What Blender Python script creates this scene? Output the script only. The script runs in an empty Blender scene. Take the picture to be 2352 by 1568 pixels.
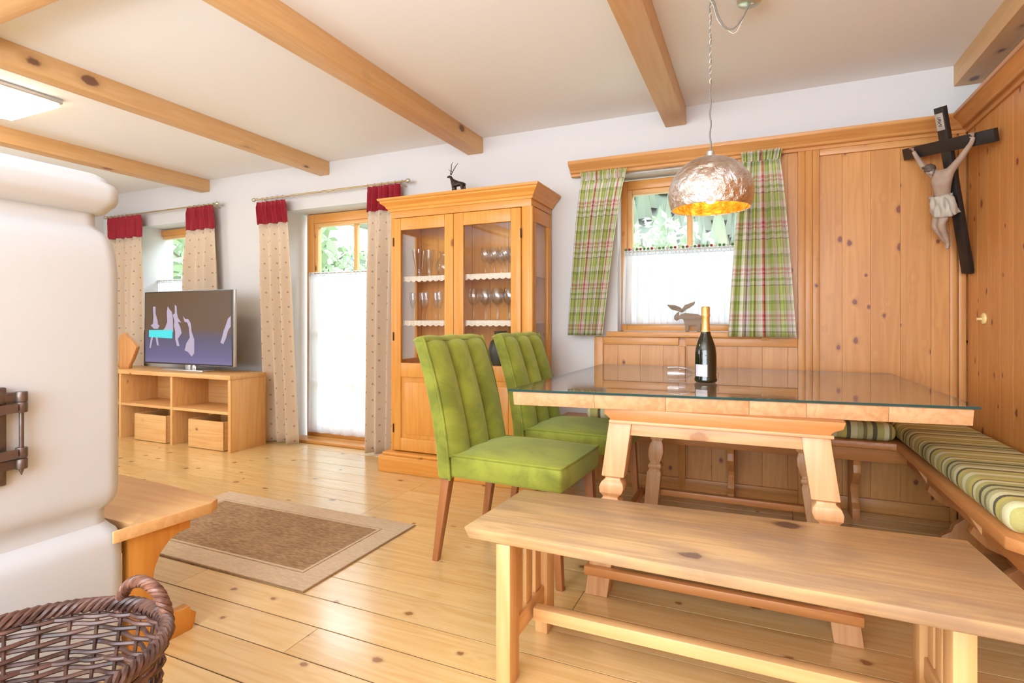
import bpy, bmesh, math, random
from mathutils import Vector, Matrix, noise
R = random.Random(7)
sc = bpy.context.scene
COL = sc.collection
rad = math.radians
# ------------------------------------------------------------------ camera, world, lights
cd = bpy.data.cameras.new('camera'); cam = bpy.data.objects.new('camera', cd); COL.objects.link(cam)
cam.location = (0, 0, 1.05); cam.rotation_euler = (rad(90), 0, math.atan(559/1257))
cd.sensor_width = 36; cd.lens = 36*1257/2352; cd.shift_y = -44/2352; cd.clip_start = .02; cd.clip_end = 2000
sc.camera = cam
sc.view_settings.view_transform = 'Standard'; sc.view_settings.look = 'None'
sc.view_settings.gamma = 1; sc.view_settings.use_curve_mapping = False
sc.view_settings.exposure = 0.05
sc.cycles.use_denoising = True
sc.cycles.use_adaptive_sampling = True; sc.cycles.adaptive_threshold = .02
sc.cycles.max_bounces = 9; sc.cycles.diffuse_bounces = 4; sc.cycles.glossy_bounces = 5
sc.cycles.transmission_bounces = 8; sc.cycles.transparent_max_bounces = 24
sc.cycles.sample_clamp_indirect = 6; sc.cycles.caustics_reflective = False; sc.cycles.caustics_refractive = False
w = bpy.data.worlds.new('sky'); sc.world = w; w.use_nodes = True
nt = w.node_tree; bg = nt.nodes['Background']
tcw = nt.nodes.new('ShaderNodeTexCoord'); sxw = nt.nodes.new('ShaderNodeSeparateXYZ'); rpw = nt.nodes.new('ShaderNodeValToRGB')
nt.links.new(tcw.outputs['Generated'], sxw.inputs[0]); nt.links.new(sxw.outputs['Z'], rpw.inputs[0])
rpw.color_ramp.elements[0].color = (.86, .93, 1, 1); rpw.color_ramp.elements[1].color = (.62, .80, 1, 1)
rpw.color_ramp.elements[0].position = .05
nt.links.new(rpw.outputs[0], bg.inputs[0]); bg.inputs[1].default_value = 9.0

def area(name, loc, rot, sx, sy, power, color=(1, 1, 1), portal=False):
    l = bpy.data.lights.new(name, 'AREA'); l.shape = 'RECTANGLE'; l.size = sx; l.size_y = sy
    l.energy = power; l.color = color
    o = bpy.data.objects.new(name, l); COL.objects.link(o); o.location = loc; o.rotation_euler = rot
    if portal: l.cycles.is_portal = True
    return o
# added soft fill lights, all out of view, to brighten the room
area('rear_fill_light', (-1.2, -2.3, 1.45), (rad(90), 0, 0), 4.6, 1.7, 92, (.72, .87, 1))  # invented broad fill before the rear opening, aimed at the window wall
area('left_fill_light', (-6.2, .6, 1.5), (rad(90), 0, rad(-90)), 2.4, 1.3, 45, (.80, .91, 1))  # added side fill; the left wall has no window
area('upward_fill_light', (-1.5, -.9, 1.5), (rad(180), 0, 0), 3.4, 1.8, 150, (.74, .88, 1))  # added upward fill that brightens the ceiling, no real lamp stands here
area('window_portal', (-.4, 3.66, 1.5), (rad(-90), 0, 0), .9, 1.0, 1, portal=True)
area('door_portal', (-3.25, 3.66, 1.0), (rad(-90), 0, 0), 1.1, 2.0, 1, portal=True)
area('left_portal', (-5.35, 3.66, 1.5), (rad(-90), 0, 0), 1.1, 1.1, 1, portal=True)

# ------------------------------------------------------------------ node helpers
def newmat(name):
    m = bpy.data.materials.new(name); m.use_nodes = True
    return m, m.node_tree, m.node_tree.nodes['Principled BSDF']
def ramp(nt, fac, stops, interp='LINEAR'):
    n = nt.nodes.new('ShaderNodeValToRGB'); n.color_ramp.interpolation = interp
    e = n.color_ramp.elements
    while len(e) < len(stops): e.new(.5)
    for i, (p, c) in enumerate(stops):
        e[i].position = p; e[i].color = (c[0], c[1], c[2], 1) if not isinstance(c, (int, float)) else (c, c, c, 1)
    if fac is not None: nt.links.new(fac, n.inputs[0])
    return n.outputs[0]
def math_(nt, op, a, b=None, c=None):
    n = nt.nodes.new('ShaderNodeMath'); n.operation = op
    for i, v in enumerate((a, b, c)):
        if v is None: continue
        if isinstance(v, (int, float)): n.inputs[i].default_value = v
        else: nt.links.new(v, n.inputs[i])
    return n.outputs[0]
def mix(nt, fac, a, b, mode='MIX'):
    n = nt.nodes.new('ShaderNodeMix'); n.data_type = 'RGBA'; n.blend_type = mode
    for s, v in ((0, fac), (6, a), (7, b)):
        if isinstance(v, (int, float)): n.inputs[s].default_value = v
        elif isinstance(v, tuple): n.inputs[s].default_value = (v[0], v[1], v[2], 1)
        else: nt.links.new(v, n.inputs[s])
    return n.outputs[2]
def noise_(nt, vec, scale, detail=3, rough=.55, dist=0):
    n = nt.nodes.new('ShaderNodeTexNoise'); n.inputs['Scale'].default_value = scale
    n.inputs['Detail'].default_value = detail; n.inputs['Roughness'].default_value = rough
    n.inputs['Distortion'].default_value = dist
    if vec is not None: nt.links.new(vec, n.inputs['Vector'])
    return n.outputs[0]
def mapping(nt, vec, scale):
    n = nt.nodes.new('ShaderNodeVectorMath'); n.operation = 'MULTIPLY'
    nt.links.new(vec, n.inputs[0]); n.inputs[1].default_value = scale
    return n.outputs[0]
def bump(nt, h, bsdf, strength=.2, dist=.002):
    b = nt.nodes.new('ShaderNodeBump'); b.inputs['Strength'].default_value = strength
    b.inputs['Distance'].default_value = dist
    nt.links.new(h, b.inputs['Height']); nt.links.new(b.outputs[0], bsdf.inputs['Normal'])

def wood(name, light, dark, axis='X', knots=1.0, rough=.42, streak=1.0, knotcol=(.16, .055, .02), var=.16, coat=0, kscale=7.5, weather=0, flat=None, ksize=1.0, keepk=.45):
    m, nt, b = newmat(name)
    tc = nt.nodes.new('ShaderNodeTexCoord'); oi = nt.nodes.new('ShaderNodeObjectInfo')
    cx = nt.nodes.new('ShaderNodeCombineXYZ')
    for i, k in enumerate((37., 23., 51.)): nt.links.new(math_(nt, 'MULTIPLY', oi.outputs['Random'], k), cx.inputs[i])
    va = nt.nodes.new('ShaderNodeVectorMath'); nt.links.new(tc.outputs['Object'], va.inputs[0]); nt.links.new(cx.outputs[0], va.inputs[1])
    v = va.outputs[0]
    ax = 'XYZ'.index(axis)
    def sc3(along, across): return tuple(along if i == ax else across for i in range(3))
    # knots
    vo = nt.nodes.new('ShaderNodeTexVoronoi'); vo.inputs['Scale'].default_value = kscale
    if flat:
        vo.voronoi_dimensions = '2D'; sp_ = nt.nodes.new('ShaderNodeSeparateXYZ'); nt.links.new(v, sp_.inputs[0]); cb_ = nt.nodes.new('ShaderNodeCombineXYZ')
        oth = [i for i in range(3) if i != ax and 'XYZ'[i] != flat][0]
        nt.links.new(math_(nt, 'MULTIPLY', sp_.outputs[ax], .7), cb_.inputs[0]); nt.links.new(sp_.outputs[oth], cb_.inputs[1]); nt.links.new(cb_.outputs[0], vo.inputs['Vector'])
    else: nt.links.new(mapping(nt, v, sc3(.62, 1)), vo.inputs['Vector'])
    kd = math_(nt, 'ADD', vo.outputs['Distance'], math_(nt, 'MULTIPLY', math_(nt, 'SUBTRACT', noise_(nt, v, 38, 2), .5), .10))
    sepc = nt.nodes.new('ShaderNodeSeparateColor'); nt.links.new(vo.outputs['Color'], sepc.inputs[0])
    kd = math_(nt, 'DIVIDE', kd, math_(nt, 'ADD', math_(nt, 'MULTIPLY', sepc.outputs[1], .7), .55))
    # grain
    warp = math_(nt, 'MULTIPLY', ramp(nt, kd, [(0, 1.), (.30, 0.)]), .12*knots)
    g1 = noise_(nt, mapping(nt, v, sc3(.9, 14)), 1.0, 3, .5, .3)
    g2 = noise_(nt, mapping(nt, v, sc3(2.2, 60)), 1.0, 2, .6)
    g3 = noise_(nt, mapping(nt, v, sc3(.5, 2.2)), 1.0, 2, .5)
    ring = math_(nt, 'SINE', math_(nt, 'MULTIPLY', math_(nt, 'ADD', g1, warp), 34.0))
    gr = math_(nt, 'ADD', math_(nt, 'MULTIPLY', ring, .16*streak), math_(nt, 'MULTIPLY', g2, .75*streak))
    gr = math_(nt, 'ADD', gr, math_(nt, 'MULTIPLY', g3, .8))
    fac = ramp(nt, math_(nt, 'SUBTRACT', gr, .12 + .32*streak), [(.05, 0.), (.75, 1.)])
    col = mix(nt, fac, light, dark)
    # plank to plank variation
    hv = math_(nt, 'ADD', math_(nt, 'MULTIPLY', oi.outputs['Random'], var), 1 - var*.6)
    col = mix(nt, 1.0, col, math_c(nt, hv), 'MULTIPLY')
    if weather:
        wn = noise_(nt, mapping(nt, v, sc3(1.6, 5)), 1.3, 5, .6, .4)
        col = mix(nt, ramp(nt, wn, [(.44, 0.), (.68, weather)]), col, (.32, .22, .155))
    if knots > 0:
        keep = nt.nodes.new('ShaderNodeSeparateColor'); nt.links.new(vo.outputs['Color'], keep.inputs[0]); kk = ramp(nt, keep.outputs[0], [(keepk-.02, 0.), (keepk+.02, 1.)])
        halo = math_(nt, 'MULTIPLY', kk, ramp(nt, kd, [(.05*ksize, .6*min(1, knots)), (.15*ksize, 0.)]))
        col = mix(nt, halo, col, tuple(x*.62 for x in dark))
        kn = ramp(nt, kd, [(.06*ksize, min(1, knots)), (.085*ksize, 0.)])
        kn = math_(nt, 'MULTIPLY', kn, kk)
        col = mix(nt, kn, col, knotcol)
    nt.links.new(col, b.inputs['Base Color'])
    b.inputs['Roughness'].default_value = rough
    if coat: b.inputs['Coat Weight'].default_value = coat; b.inputs['Coat Roughness'].default_value = .16
    bump(nt, gr, b, .12, .0015)
    return m
def math_c(nt, v):
    c = nt.nodes.new('ShaderNodeCombineColor')
    for i in range(3): nt.links.new(v, c.inputs[i])
    return c.outputs[0]
def plain(name, col, rough=.5, metal=0, nscale=0, namt=.1, bumps=0, bscale=60, spec=.5, sheen=0):
    m, nt, b = newmat(name)
    b.inputs['Base Color'].default_value = (*col, 1); b.inputs['Roughness'].default_value = rough
    b.inputs['Metallic'].default_value = metal; b.inputs['Specular IOR Level'].default_value = spec
    tc = nt.nodes.new('ShaderNodeTexCoord')
    if nscale:
        n = noise_(nt, tc.outputs['Object'], nscale, 4)
        nt.links.new(mix(nt, n, tuple(max(0, c*(1-namt)) for c in col), tuple(min(1, c*(1+namt)) for c in col)), b.inputs['Base Color'])
    if bumps: bump(nt, noise_(nt, tc.outputs['Object'], bscale, 4), b, bumps, .004)
    if sheen: b.inputs['Sheen Weight'].default_value = sheen; b.inputs['Sheen Roughness'].default_value = .35
    return m
def thin_glass(name, tint=(1, 1, 1), refl=1.0, rough=.0):
    m, nt, b = newmat(name); nt.nodes.remove(b)
    out = nt.nodes['Material Output']; t = nt.nodes.new('ShaderNodeBsdfTransparent'); g = nt.nodes.new('ShaderNodeBsdfGlossy')
    t.inputs[0].default_value = (*tint, 1); g.inputs['Roughness'].default_value = rough
    lw = nt.nodes.new('ShaderNodeLayerWeight'); lw.inputs[0].default_value = .5
    f5 = math_(nt, 'ADD', math_(nt, 'MULTIPLY', math_(nt, 'POWER', lw.outputs['Facing'], 5), .96), .04); mx = nt.nodes.new('ShaderNodeMixShader')
    nt.links.new(math_(nt, 'MINIMUM', math_(nt, 'MULTIPLY', f5, refl), 1.0), mx.inputs[0]); nt.links.new(t.outputs[0], mx.inputs[1]); nt.links.new(g.outputs[0], mx.inputs[2])
    nt.links.new(mx.outputs[0], out.inputs[0]); return m
def emis(name, col, s):
    m, nt, b = newmat(name); b.inputs['Base Color'].default_value = (*col, 1)
    b.inputs['Emission Color'].default_value = (*col, 1); b.inputs['Emission Strength'].default_value = s
    return m

M = {}
M['floor'] = wood('floor_pine', (.80, .56, .265), (.66, .385, .13), 'X', .9, .26, .8, (.30, .12, .04), .12, coat=.7, kscale=5.5, flat='Z', ksize=.85, keepk=.62)
M['gap'] = plain('gap_dark', (.06, .028, .01), .9, nscale=8)
M['panel'] = wood('panel_pine', (.62, .295, .088), (.50, .20, .05), 'Z', 1, .4, .8, (.17, .05, .03), .07, kscale=6.5)
M['panelb'] = wood('panel_pine_back', (.62, .295, .088), (.50, .20, .05), 'Z', 1, .38, .8, (.20, .055, .03), .07, kscale=8, flat='Y', ksize=1.15)
M['panelr'] = wood('panel_pine_right', (.64, .285, .08), (.51, .185, .042), 'Z', 1, .38, .8, (.18, .045, .02), .07, kscale=6.5, flat='X', ksize=.9)
M['panelx'] = wood('moulding_pine', (.66, .32, .10), (.52, .21, .055), 'X', .7, .4, .8, (.2, .06, .03), .1)
M['panely'] = wood('moulding_pine_y', (.66, .31, .10), (.50, .20, .055), 'Y', .7, .4, .8, (.2, .06, .03), .1)
M['beam'] = wood('beam_pine', (.78, .50, .24), (.68, .37, .14), 'Y', 1, .5, .7, (.20, .09, .05), .10, kscale=6.5, ksize=2.0)
M['beamx'] = wood('beam_pine_x', (.74, .44, .19), (.62, .31, .105), 'X', 1, .5, .7, (.22, .1, .05), .12, kscale=6)
for a in 'XYZ':
    M['cab'+a] = wood('honey_wood_'+a, (.76, .36, .075), (.64, .245, .035), a, .8, .38, .7, (.25, .08, .03), .08, kscale=7)
    M['tv'+a] = wood('crate_pine_'+a, (.78, .47, .19), (.64, .30, .085), a, .9, .45, .8, (.2, .07, .03), .12, kscale=7)
    M['bench'+a] = wood('bench_wood_'+a, (.76, .46, .20), (.63, .32, .115), a, .6, .42, .9, (.3, .13, .06), .08, kscale=4)
    M['tab'+a] = wood('table_wood_'+a, (.72, .42, .215), (.56, .28, .12), a, .5, .42, 1.0, (.3, .13, .06), .025, kscale=4)
    M['seat'+a] = wood('corner_bench_wood_'+a, (.60, .27, .085), (.46, .165, .045), a, .6, .4, .7, (.2, .06, .03), .1, kscale=5)
    M['win'+a] = wood('window_larch_'+a, (.70, .33, .085), (.56, .21, .04), a, .3, .35, .6, (.3, .1, .03), .06)
M['benchtop'] = wood('worn_bench_top', (.62, .41, .20), (.42, .25, .12), 'X', .9, .4, 1.2, (.13, .07, .05), .06, kscale=4.5, weather=.8, flat='Z', ksize=1.3, keepk=.6)
M['leg'] = wood('chair_leg_wood', (.42, .17, .06), (.30, .10, .03), 'Z', 0, .4, .7)
M['slab'] = wood('slab_wood', (.70, .34, .11), (.55, .22, .06), 'Z', .6, .5, 1.0)
M['moose'] = wood('moose_wood', (.33, .235, .16), (.22, .15, .10), 'X', 0, .6, .9)
M['white'] = plain('wall_plaster', (.655, .632, .625), .9, nscale=1.5, namt=.015, bumps=.08, bscale=35)
M['ceil'] = plain('ceiling_plaster', (.85, .835, .825), .9, nscale=1.2, namt=.015, bumps=.03, bscale=30)
M['stove'] = plain('stove_plaster', (.62, .66, .71), .55, nscale=1.2, namt=.02, bumps=.12, bscale=6)
M['iron'] = plain('wrought_iron', (.17, .13, .115), .42, .75, nscale=30, namt=.35, bumps=.5, bscale=45)
M['glass'] = thin_glass('clear_glass')
M['pane'] = thin_glass('window_glass', (.97, .99, .98), .8)
M['tglass'] = thin_glass('table_glass', (.99, 1, .995), 1.1)
M['gedge'] = plain('glass_edge', (.01, .06, .06), .1)
M['crystal'] = thin_glass('crystal', (.96, .97, .98), 1.5, .03)
M['brass'] = plain('aged_brass', (.55, .42, .22), .35, .9, nscale=20)
M['black'] = plain('black_wood', (.018, .014, .012), .45, nscale=20, namt=.5)
M['darkmetal'] = plain('dark_bronze', (.06, .04, .03), .4, .6, nscale=40, namt=.4)
M['tvframe'] = plain('tv_silver', (.62, .60, .60), .3, .7, nscale=9)
M['tvblack'] = plain('tv_black', (.01, .01, .012), .25, nscale=9)
M['card'] = plain('lamp_canopy', (.55, .55, .42), .3, .8, nscale=9)
M['switch'] = plain('switch_plastic', (.80, .60, .25), .35, nscale=9)

# velvet
def velvet():
    m, nt, b = newmat('green_velvet'); tc = nt.nodes.new('ShaderNodeTexCoord')
    n = noise_(nt, tc.outputs['Object'], 5.5, 4, .6, .6)
    c = mix(nt, ramp(nt, n, [(.38, 0.), (.62, 1.)]), (.15, .168, .008), (.285, .31, .028))
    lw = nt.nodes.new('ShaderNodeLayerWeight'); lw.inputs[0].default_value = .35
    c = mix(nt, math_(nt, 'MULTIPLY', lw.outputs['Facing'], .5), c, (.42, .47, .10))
    nt.links.new(c, b.inputs['Base Color']); b.inputs['Roughness'].default_value = .75
    b.inputs['Sheen Weight'].default_value = .35; b.inputs['Sheen Tint'].default_value = (.75, .85, .35, 1)
    bump(nt, n, b, .15, .01); return m
M['velvet'] = velvet()

def stripes(name, axis):
    m, nt, b = newmat(name); tc = nt.nodes.new('ShaderNodeTexCoord'); sx = nt.nodes.new('ShaderNodeSeparateXYZ')
    nt.links.new(tc.outputs['Object'], sx.inputs[0]); v = sx.outputs[axis]
    n = noise_(nt, tc.outputs['Object'], 3, 2)
    t = math_(nt, 'FRACT', math_(nt, 'MULTIPLY', math_(nt, 'ADD', v, math_(nt, 'MULTIPLY', n, .015)), 3.0))
    O = (.46, .43, .12); C = (.76, .72, .42); K = (.022, .02, .012); Y = (.60, .50, .10); Br = (.16, .13, .04); G = (.50, .49, .22)
    c = ramp(nt, t, [(0, O), (.10, C), (.19, O), (.26, Y), (.33, K), (.385, C), (.47, G), (.55, Br), (.60, G), (.67, K), (.73, O), (.82, C), (.88, Br), (.92, Y)], 'CONSTANT')
    fn = noise_(nt, mapping(nt, tc.outputs['Object'], (300, 300, 300)), 1, 2)
    c = mix(nt, .25, c, mix(nt, fn, (.12, .1, .04), (.7, .66, .4)))
    nt.links.new(c, b.inputs['Base Color']); b.inputs['Roughness'].default_value = .9
    bump(nt, fn, b, .2, .001); return m
M['stripeY'] = stripes('striped_fabric_y', 1); M['stripeX'] = stripes('striped_fabric_x', 0)

def translucent_mix(nt, b, col, amt, transp=0):
    out = nt.nodes['Material Output']; tr = nt.nodes.new('ShaderNodeBsdfTranslucent')
    if isinstance(col, tuple): tr.inputs[0].default_value = (*col, 1)
    else: nt.links.new(col, tr.inputs[0])
    mx = nt.nodes.new('ShaderNodeMixShader'); mx.inputs[0].default_value = amt
    nt.links.new(b.outputs[0], mx.inputs[1]); nt.links.new(tr.outputs[0], mx.inputs[2]); last = mx
    if transp:
        tp = nt.nodes.new('ShaderNodeBsdfTransparent'); m2 = nt.nodes.new('ShaderNodeMixShader'); m2.inputs[0].default_value = transp
        nt.links.new(mx.outputs[0], m2.inputs[1]); nt.links.new(tp.outputs[0], m2.inputs[2]); last = m2
    nt.links.new(last.outputs[0], out.inputs[0])
def plaid():
    m, nt, b = newmat('plaid_cotton'); uv = nt.nodes.new('ShaderNodeUVMap'); sx = nt.nodes.new('ShaderNodeSeparateXYZ')
    nt.links.new(uv.outputs[0], sx.inputs[0])
    Wt = (.92, .88, .80); Gr = (.36, .45, .10); Lg = (.66, .72, .26); Rd = (.62, .02, .06); Dk = (.25, .18, .14); Pk = (.78, .28, .30); Pl = (.36, .20, .32)
    u = math_(nt, 'FRACT', math_(nt, 'MULTIPLY', sx.outputs[0], 1/.30))
    v = math_(nt, 'FRACT', math_(nt, 'MULTIPLY', sx.outputs[1], 1/.27))
    cu = ramp(nt, u, [(0, Wt), (.09, Gr), (.13, Lg), (.18, Gr), (.22, Wt), (.34, Pl), (.365, Wt), (.46, Gr), (.49, Lg), (.54, Gr), (.58, Wt), (.72, Rd), (.80, Wt), (.88, Lg), (.93, Gr)], 'CONSTANT')
    cv = ramp(nt, v, [(0, Lg), (.10, Wt), (.22, Gr), (.30, Lg), (.44, Wt), (.52, Pk), (.58, Wt), (.62, Pk), (.66, Wt), (.74, Gr), (.80, Wt), (.88, Dk), (.91, Lg)], 'CONSTANT')
    c = mix(nt, .36, cu, cv)
    c = mix(nt, .15, c, mix(nt, 1.0, cu, cv, 'MULTIPLY'))
    nt.links.new(c, b.inputs['Base Color']); b.inputs['Roughness'].default_value = .9
    translucent_mix(nt, b, c, .35); return m
M['plaid'] = plaid()
def motif():
    m, nt, b = newmat('motif_linen'); uv = nt.nodes.new('ShaderNodeUVMap'); sx = nt.nodes.new('ShaderNodeSeparateXYZ')
    nt.links.new(uv.outputs[0], sx.inputs[0])
    row = math_(nt, 'MULTIPLY', sx.outputs[1], 1/.064)
    odd = math_(nt, 'MULTIPLY', math_(nt, 'MODULO', math_(nt, 'FLOOR', row), 2), .5)
    fu = math_(nt, 'SUBTRACT', math_(nt, 'FRACT', math_(nt, 'ADD', math_(nt, 'MULTIPLY', sx.outputs[0], 1/.10), odd)), .5)
    fv = math_(nt, 'SUBTRACT', math_(nt, 'FRACT', row), .5)
    d = math_(nt, 'ADD', math_(nt, 'POWER', math_(nt, 'ABSOLUTE', math_(nt, 'MULTIPLY', fu, .10/.0085)), 2), math_(nt, 'POWER', math_(nt, 'ABSOLUTE', math_(nt, 'MULTIPLY', fv, .064/.0095)), 2))
    dot = ramp(nt, d, [(.55, 1.), (1.0, 0.)])
    n = noise_(nt, uv.outputs[0], 60, 2)
    base = mix(nt, n, (.70, .55, .40), (.78, .64, .49))
    mc = mix(nt, ramp(nt, noise_(nt, uv.outputs[0], 9, 1), [(.45, 0.), (.5, 1.)]), (.22, .16, .10), (.40, .17, .12))
    c = mix(nt, math_(nt, 'MULTIPLY', dot, .65), base, mc)
    nt.links.new(c, b.inputs['Base Color']); b.inputs['Roughness'].default_value = .95
    translucent_mix(nt, b, c, .2); return m
M['motif'] = motif()
M['burgundy'] = plain('burgundy_cloth', (.30, .004, .018), .75, nscale=25, namt=.3, sheen=.2)
def sheer():
    m, nt, b = newmat('sheer_voile'); b.inputs['Base Color'].default_value = (.86, .86, .86, 1); b.inputs['Roughness'].default_value = .9
    translucent_mix(nt, b, (.9, .9, .92), .6, .3); return m
M['sheer'] = sheer()
def braidmat():
    m, nt, b = newmat('braid_trim'); uv = nt.nodes.new('ShaderNodeUVMap'); sx = nt.nodes.new('ShaderNodeSeparateXYZ'); nt.links.new(uv.outputs[0], sx.inputs[0])
    t = math_(nt, 'FRACT', math_(nt, 'MULTIPLY', sx.outputs[0], 14))
    nt.links.new(ramp(nt, t, [(0, (.25, .35, .1)), (.3, (.8, .75, .65)), (.45, (.5, .03, .06)), (.6, (.8, .75, .65)), (.75, (.2, .3, .08))], 'CONSTANT'), b.inputs['Base Color']); return m
M['braid'] = braidmat()
def rugmat(name, a, c2):
    m, nt, b = newmat(name); tc = nt.nodes.new('ShaderNodeTexCoord')
    n1 = noise_(nt, mapping(nt, tc.outputs['Object'], (35, 160, 60)), 1, 3); n2 = noise_(nt, tc.outputs['Object'], 7, 3)
    f = math_(nt, 'ADD', math_(nt, 'MULTIPLY', n1, .75), math_(nt, 'MULTIPLY', n2, .25))
    nt.links.new(mix(nt, ramp(nt, f, [(.36, 0.), (.64, 1.)]), a, c2), b.inputs['Base Color']); b.inputs['Roughness'].default_value = .95
    bump(nt, n1, b, .5, .003); return m
M['rugin'] = rugmat('jute_field', (.24, .125, .055), (.46, .29, .155))
M['rugout'] = rugmat('jute_border', (.55, .40, .26), (.68, .52, .36))
M['rugline'] = rugmat('jute_line', (.30, .18, .09), (.42, .27, .15))
def wick(name, a, c2):
    m, nt, b = newmat(name); tc = nt.nodes.new('ShaderNodeTexCoord')
    n = noise_(nt, mapping(nt, tc.outputs['Object'], (14, 14, 40)), 1, 3)
    nt.links.new(mix(nt, ramp(nt, n, [(.35, 0.), (.7, 1.)]), a, c2), b.inputs['Base Color']); b.inputs['Roughness'].default_value = .38; return m
M['wicker'] = wick('dark_willow', (.055, .026, .02), (.20, .10, .075))
M['wickerh'] = wick('reddish_willow', (.10, .04, .025), (.34, .15, .09))
def foil(name, a, c2, rough):
    m, nt, b = newmat(name); tc = nt.nodes.new('ShaderNodeTexCoord')
    n = noise_(nt, tc.outputs['Object'], 26, 5, .65, 1.2)
    nt.links.new(mix(nt, ramp(nt, noise_(nt, tc.outputs['Object'], 9, 3), [(.42, 0.), (.6, 1.)]), a, c2), b.inputs['Base Color'])
    b.inputs['Metallic'].default_value = 1; b.inputs['Roughness'].default_value = rough
    bump(nt, n, b, .9, .012); return m
M['foil'] = foil('silver_leaf', (.88, .87, .87), (.74, .62, .53), .24)
M['gold'] = foil('gold_leaf', (.95, .55, .12), (.9, .42, .05), .4)

# ------------------------------------------------------------------ geometry builder
class B:
    def __init__(s): s.v = []; s.f = []; s.m = []; s.uv = {}; s.mi = 0
    def add(s, vs, fs):
        o = len(s.v); s.v += [Vector(p) for p in vs]
        for f in fs: s.f.append([i+o for i in f]); s.m.append(s.mi)
        return s
    def box(s, x0, x1, y0, y1, z0, z1, mat=None):
        vs = [Vector((x, y, z)) for z in (z0, z1) for (x, y) in ((x0, y0), (x1, y0), (x1, y1), (x0, y1))]
        if mat is not None: vs = [mat @ p for p in vs]
        return s.add(vs, [(3, 2, 1, 0), (4, 5, 6, 7), (0, 1, 5, 4), (1, 2, 6, 5), (2, 3, 7, 6), (3, 0, 4, 7)])
    def hexa(s, bot, top):
        return s.add(list(bot)+list(top), [(3, 2, 1, 0), (4, 5, 6, 7), (0, 1, 5, 4), (1, 2, 6, 5), (2, 3, 7, 6), (3, 0, 4, 7)])
    def prism(s, poly, axis, a, b, mat=None):
        def P(p, t):
            q = {'X': (t, p[0], p[1]), 'Y': (p[0], t, p[1]), 'Z': (p[0], p[1], t)}[axis]
            return mat @ Vector(q) if mat is not None else Vector(q)
        n = len(poly); vs = [P(p, a) for p in poly] + [P(p, b) for p in poly]
        return s.add(vs, [tuple(range(n))[::-1], tuple(range(n, 2*n))] + [(i, (i+1) % n, n+(i+1) % n, n+i) for i in range(n)])
    def tube(s, pts, r, seg=8, closed=False, caps=True):
        pts = [Vector(p) for p in pts]; n = len(pts); rr = r if isinstance(r, (list, tuple)) else [r]*n
        o = len(s.v); up = None
        for i, p in enumerate(pts):
            a = pts[(i-1) % n] if (i or closed) else p; c = pts[(i+1) % n] if (i < n-1 or closed) else p
            t = (c-a).normalized()
            if up is None:
                up = t.orthogonal().normalized()
            up = (up - t*up.dot(t))
            if up.length < 1e-6: up = t.orthogonal()
            up.normalize(); sd = t.cross(up)
            for k in range(seg):
                an = 2*math.pi*k/seg; s.v.append(p + (up*math.cos(an)+sd*math.sin(an))*rr[i])
        for i in range(n if closed else n-1):
            j = (i+1) % n
            for k in range(seg):
                k2 = (k+1) % seg
                s.f.append([o+i*seg+k, o+i*seg+k2, o+j*seg+k2, o+j*seg+k]); s.m.append(s.mi)
        if caps and not closed:
            s.f.append([o+k for k in range(seg)][::-1]); s.m.append(s.mi)
            s.f.append([o+(n-1)*seg+k for k in range(seg)]); s.m.append(s.mi)
        return s
    def lathe(s, prof, c=(0, 0, 0), seg=20, axis=None, cap=True):
        o = len(s.v); mt = axis if axis is not None else Matrix.Identity(4)
        for (r, z) in prof:
            for k in range(seg):
                an = 2*math.pi*k/seg
                s.v.append(Vector(c) + (mt @ Vector((r*math.cos(an), r*math.sin(an), z))))
        for i in range(len(prof)-1):
            for k in range(seg):
                k2 = (k+1) % seg
                s.f.append([o+i*seg+k, o+i*seg+k2, o+(i+1)*seg+k2, o+(i+1)*seg+k]); s.m.append(s.mi)
        if cap:
            s.f.append([o+k for k in range(seg)][::-1]); s.m.append(s.mi)
            s.f.append([o+(len(prof)-1)*seg+k for k in range(seg)]); s.m.append(s.mi)
        return s
    def grid(s, fn, nu, nv, uvfn=None, closed_u=False):
        o = len(s.v)
        for j in range(nv+1):
            for i in range(nu+(0 if closed_u else 1)):
                s.v.append(Vector(fn(i/nu, j/nv)))
                if uvfn: s.uv[len(s.v)-1] = uvfn(i/nu, j/nv)
        w = nu+(0 if closed_u else 1)
        for j in range(nv):
            for i in range(nu):
                i2 = (i+1) % w
                s.f.append([o+j*w+i, o+j*w+i2, o+(j+1)*w+i2, o+(j+1)*w+i]); s.m.append(s.mi)
        return s
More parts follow.
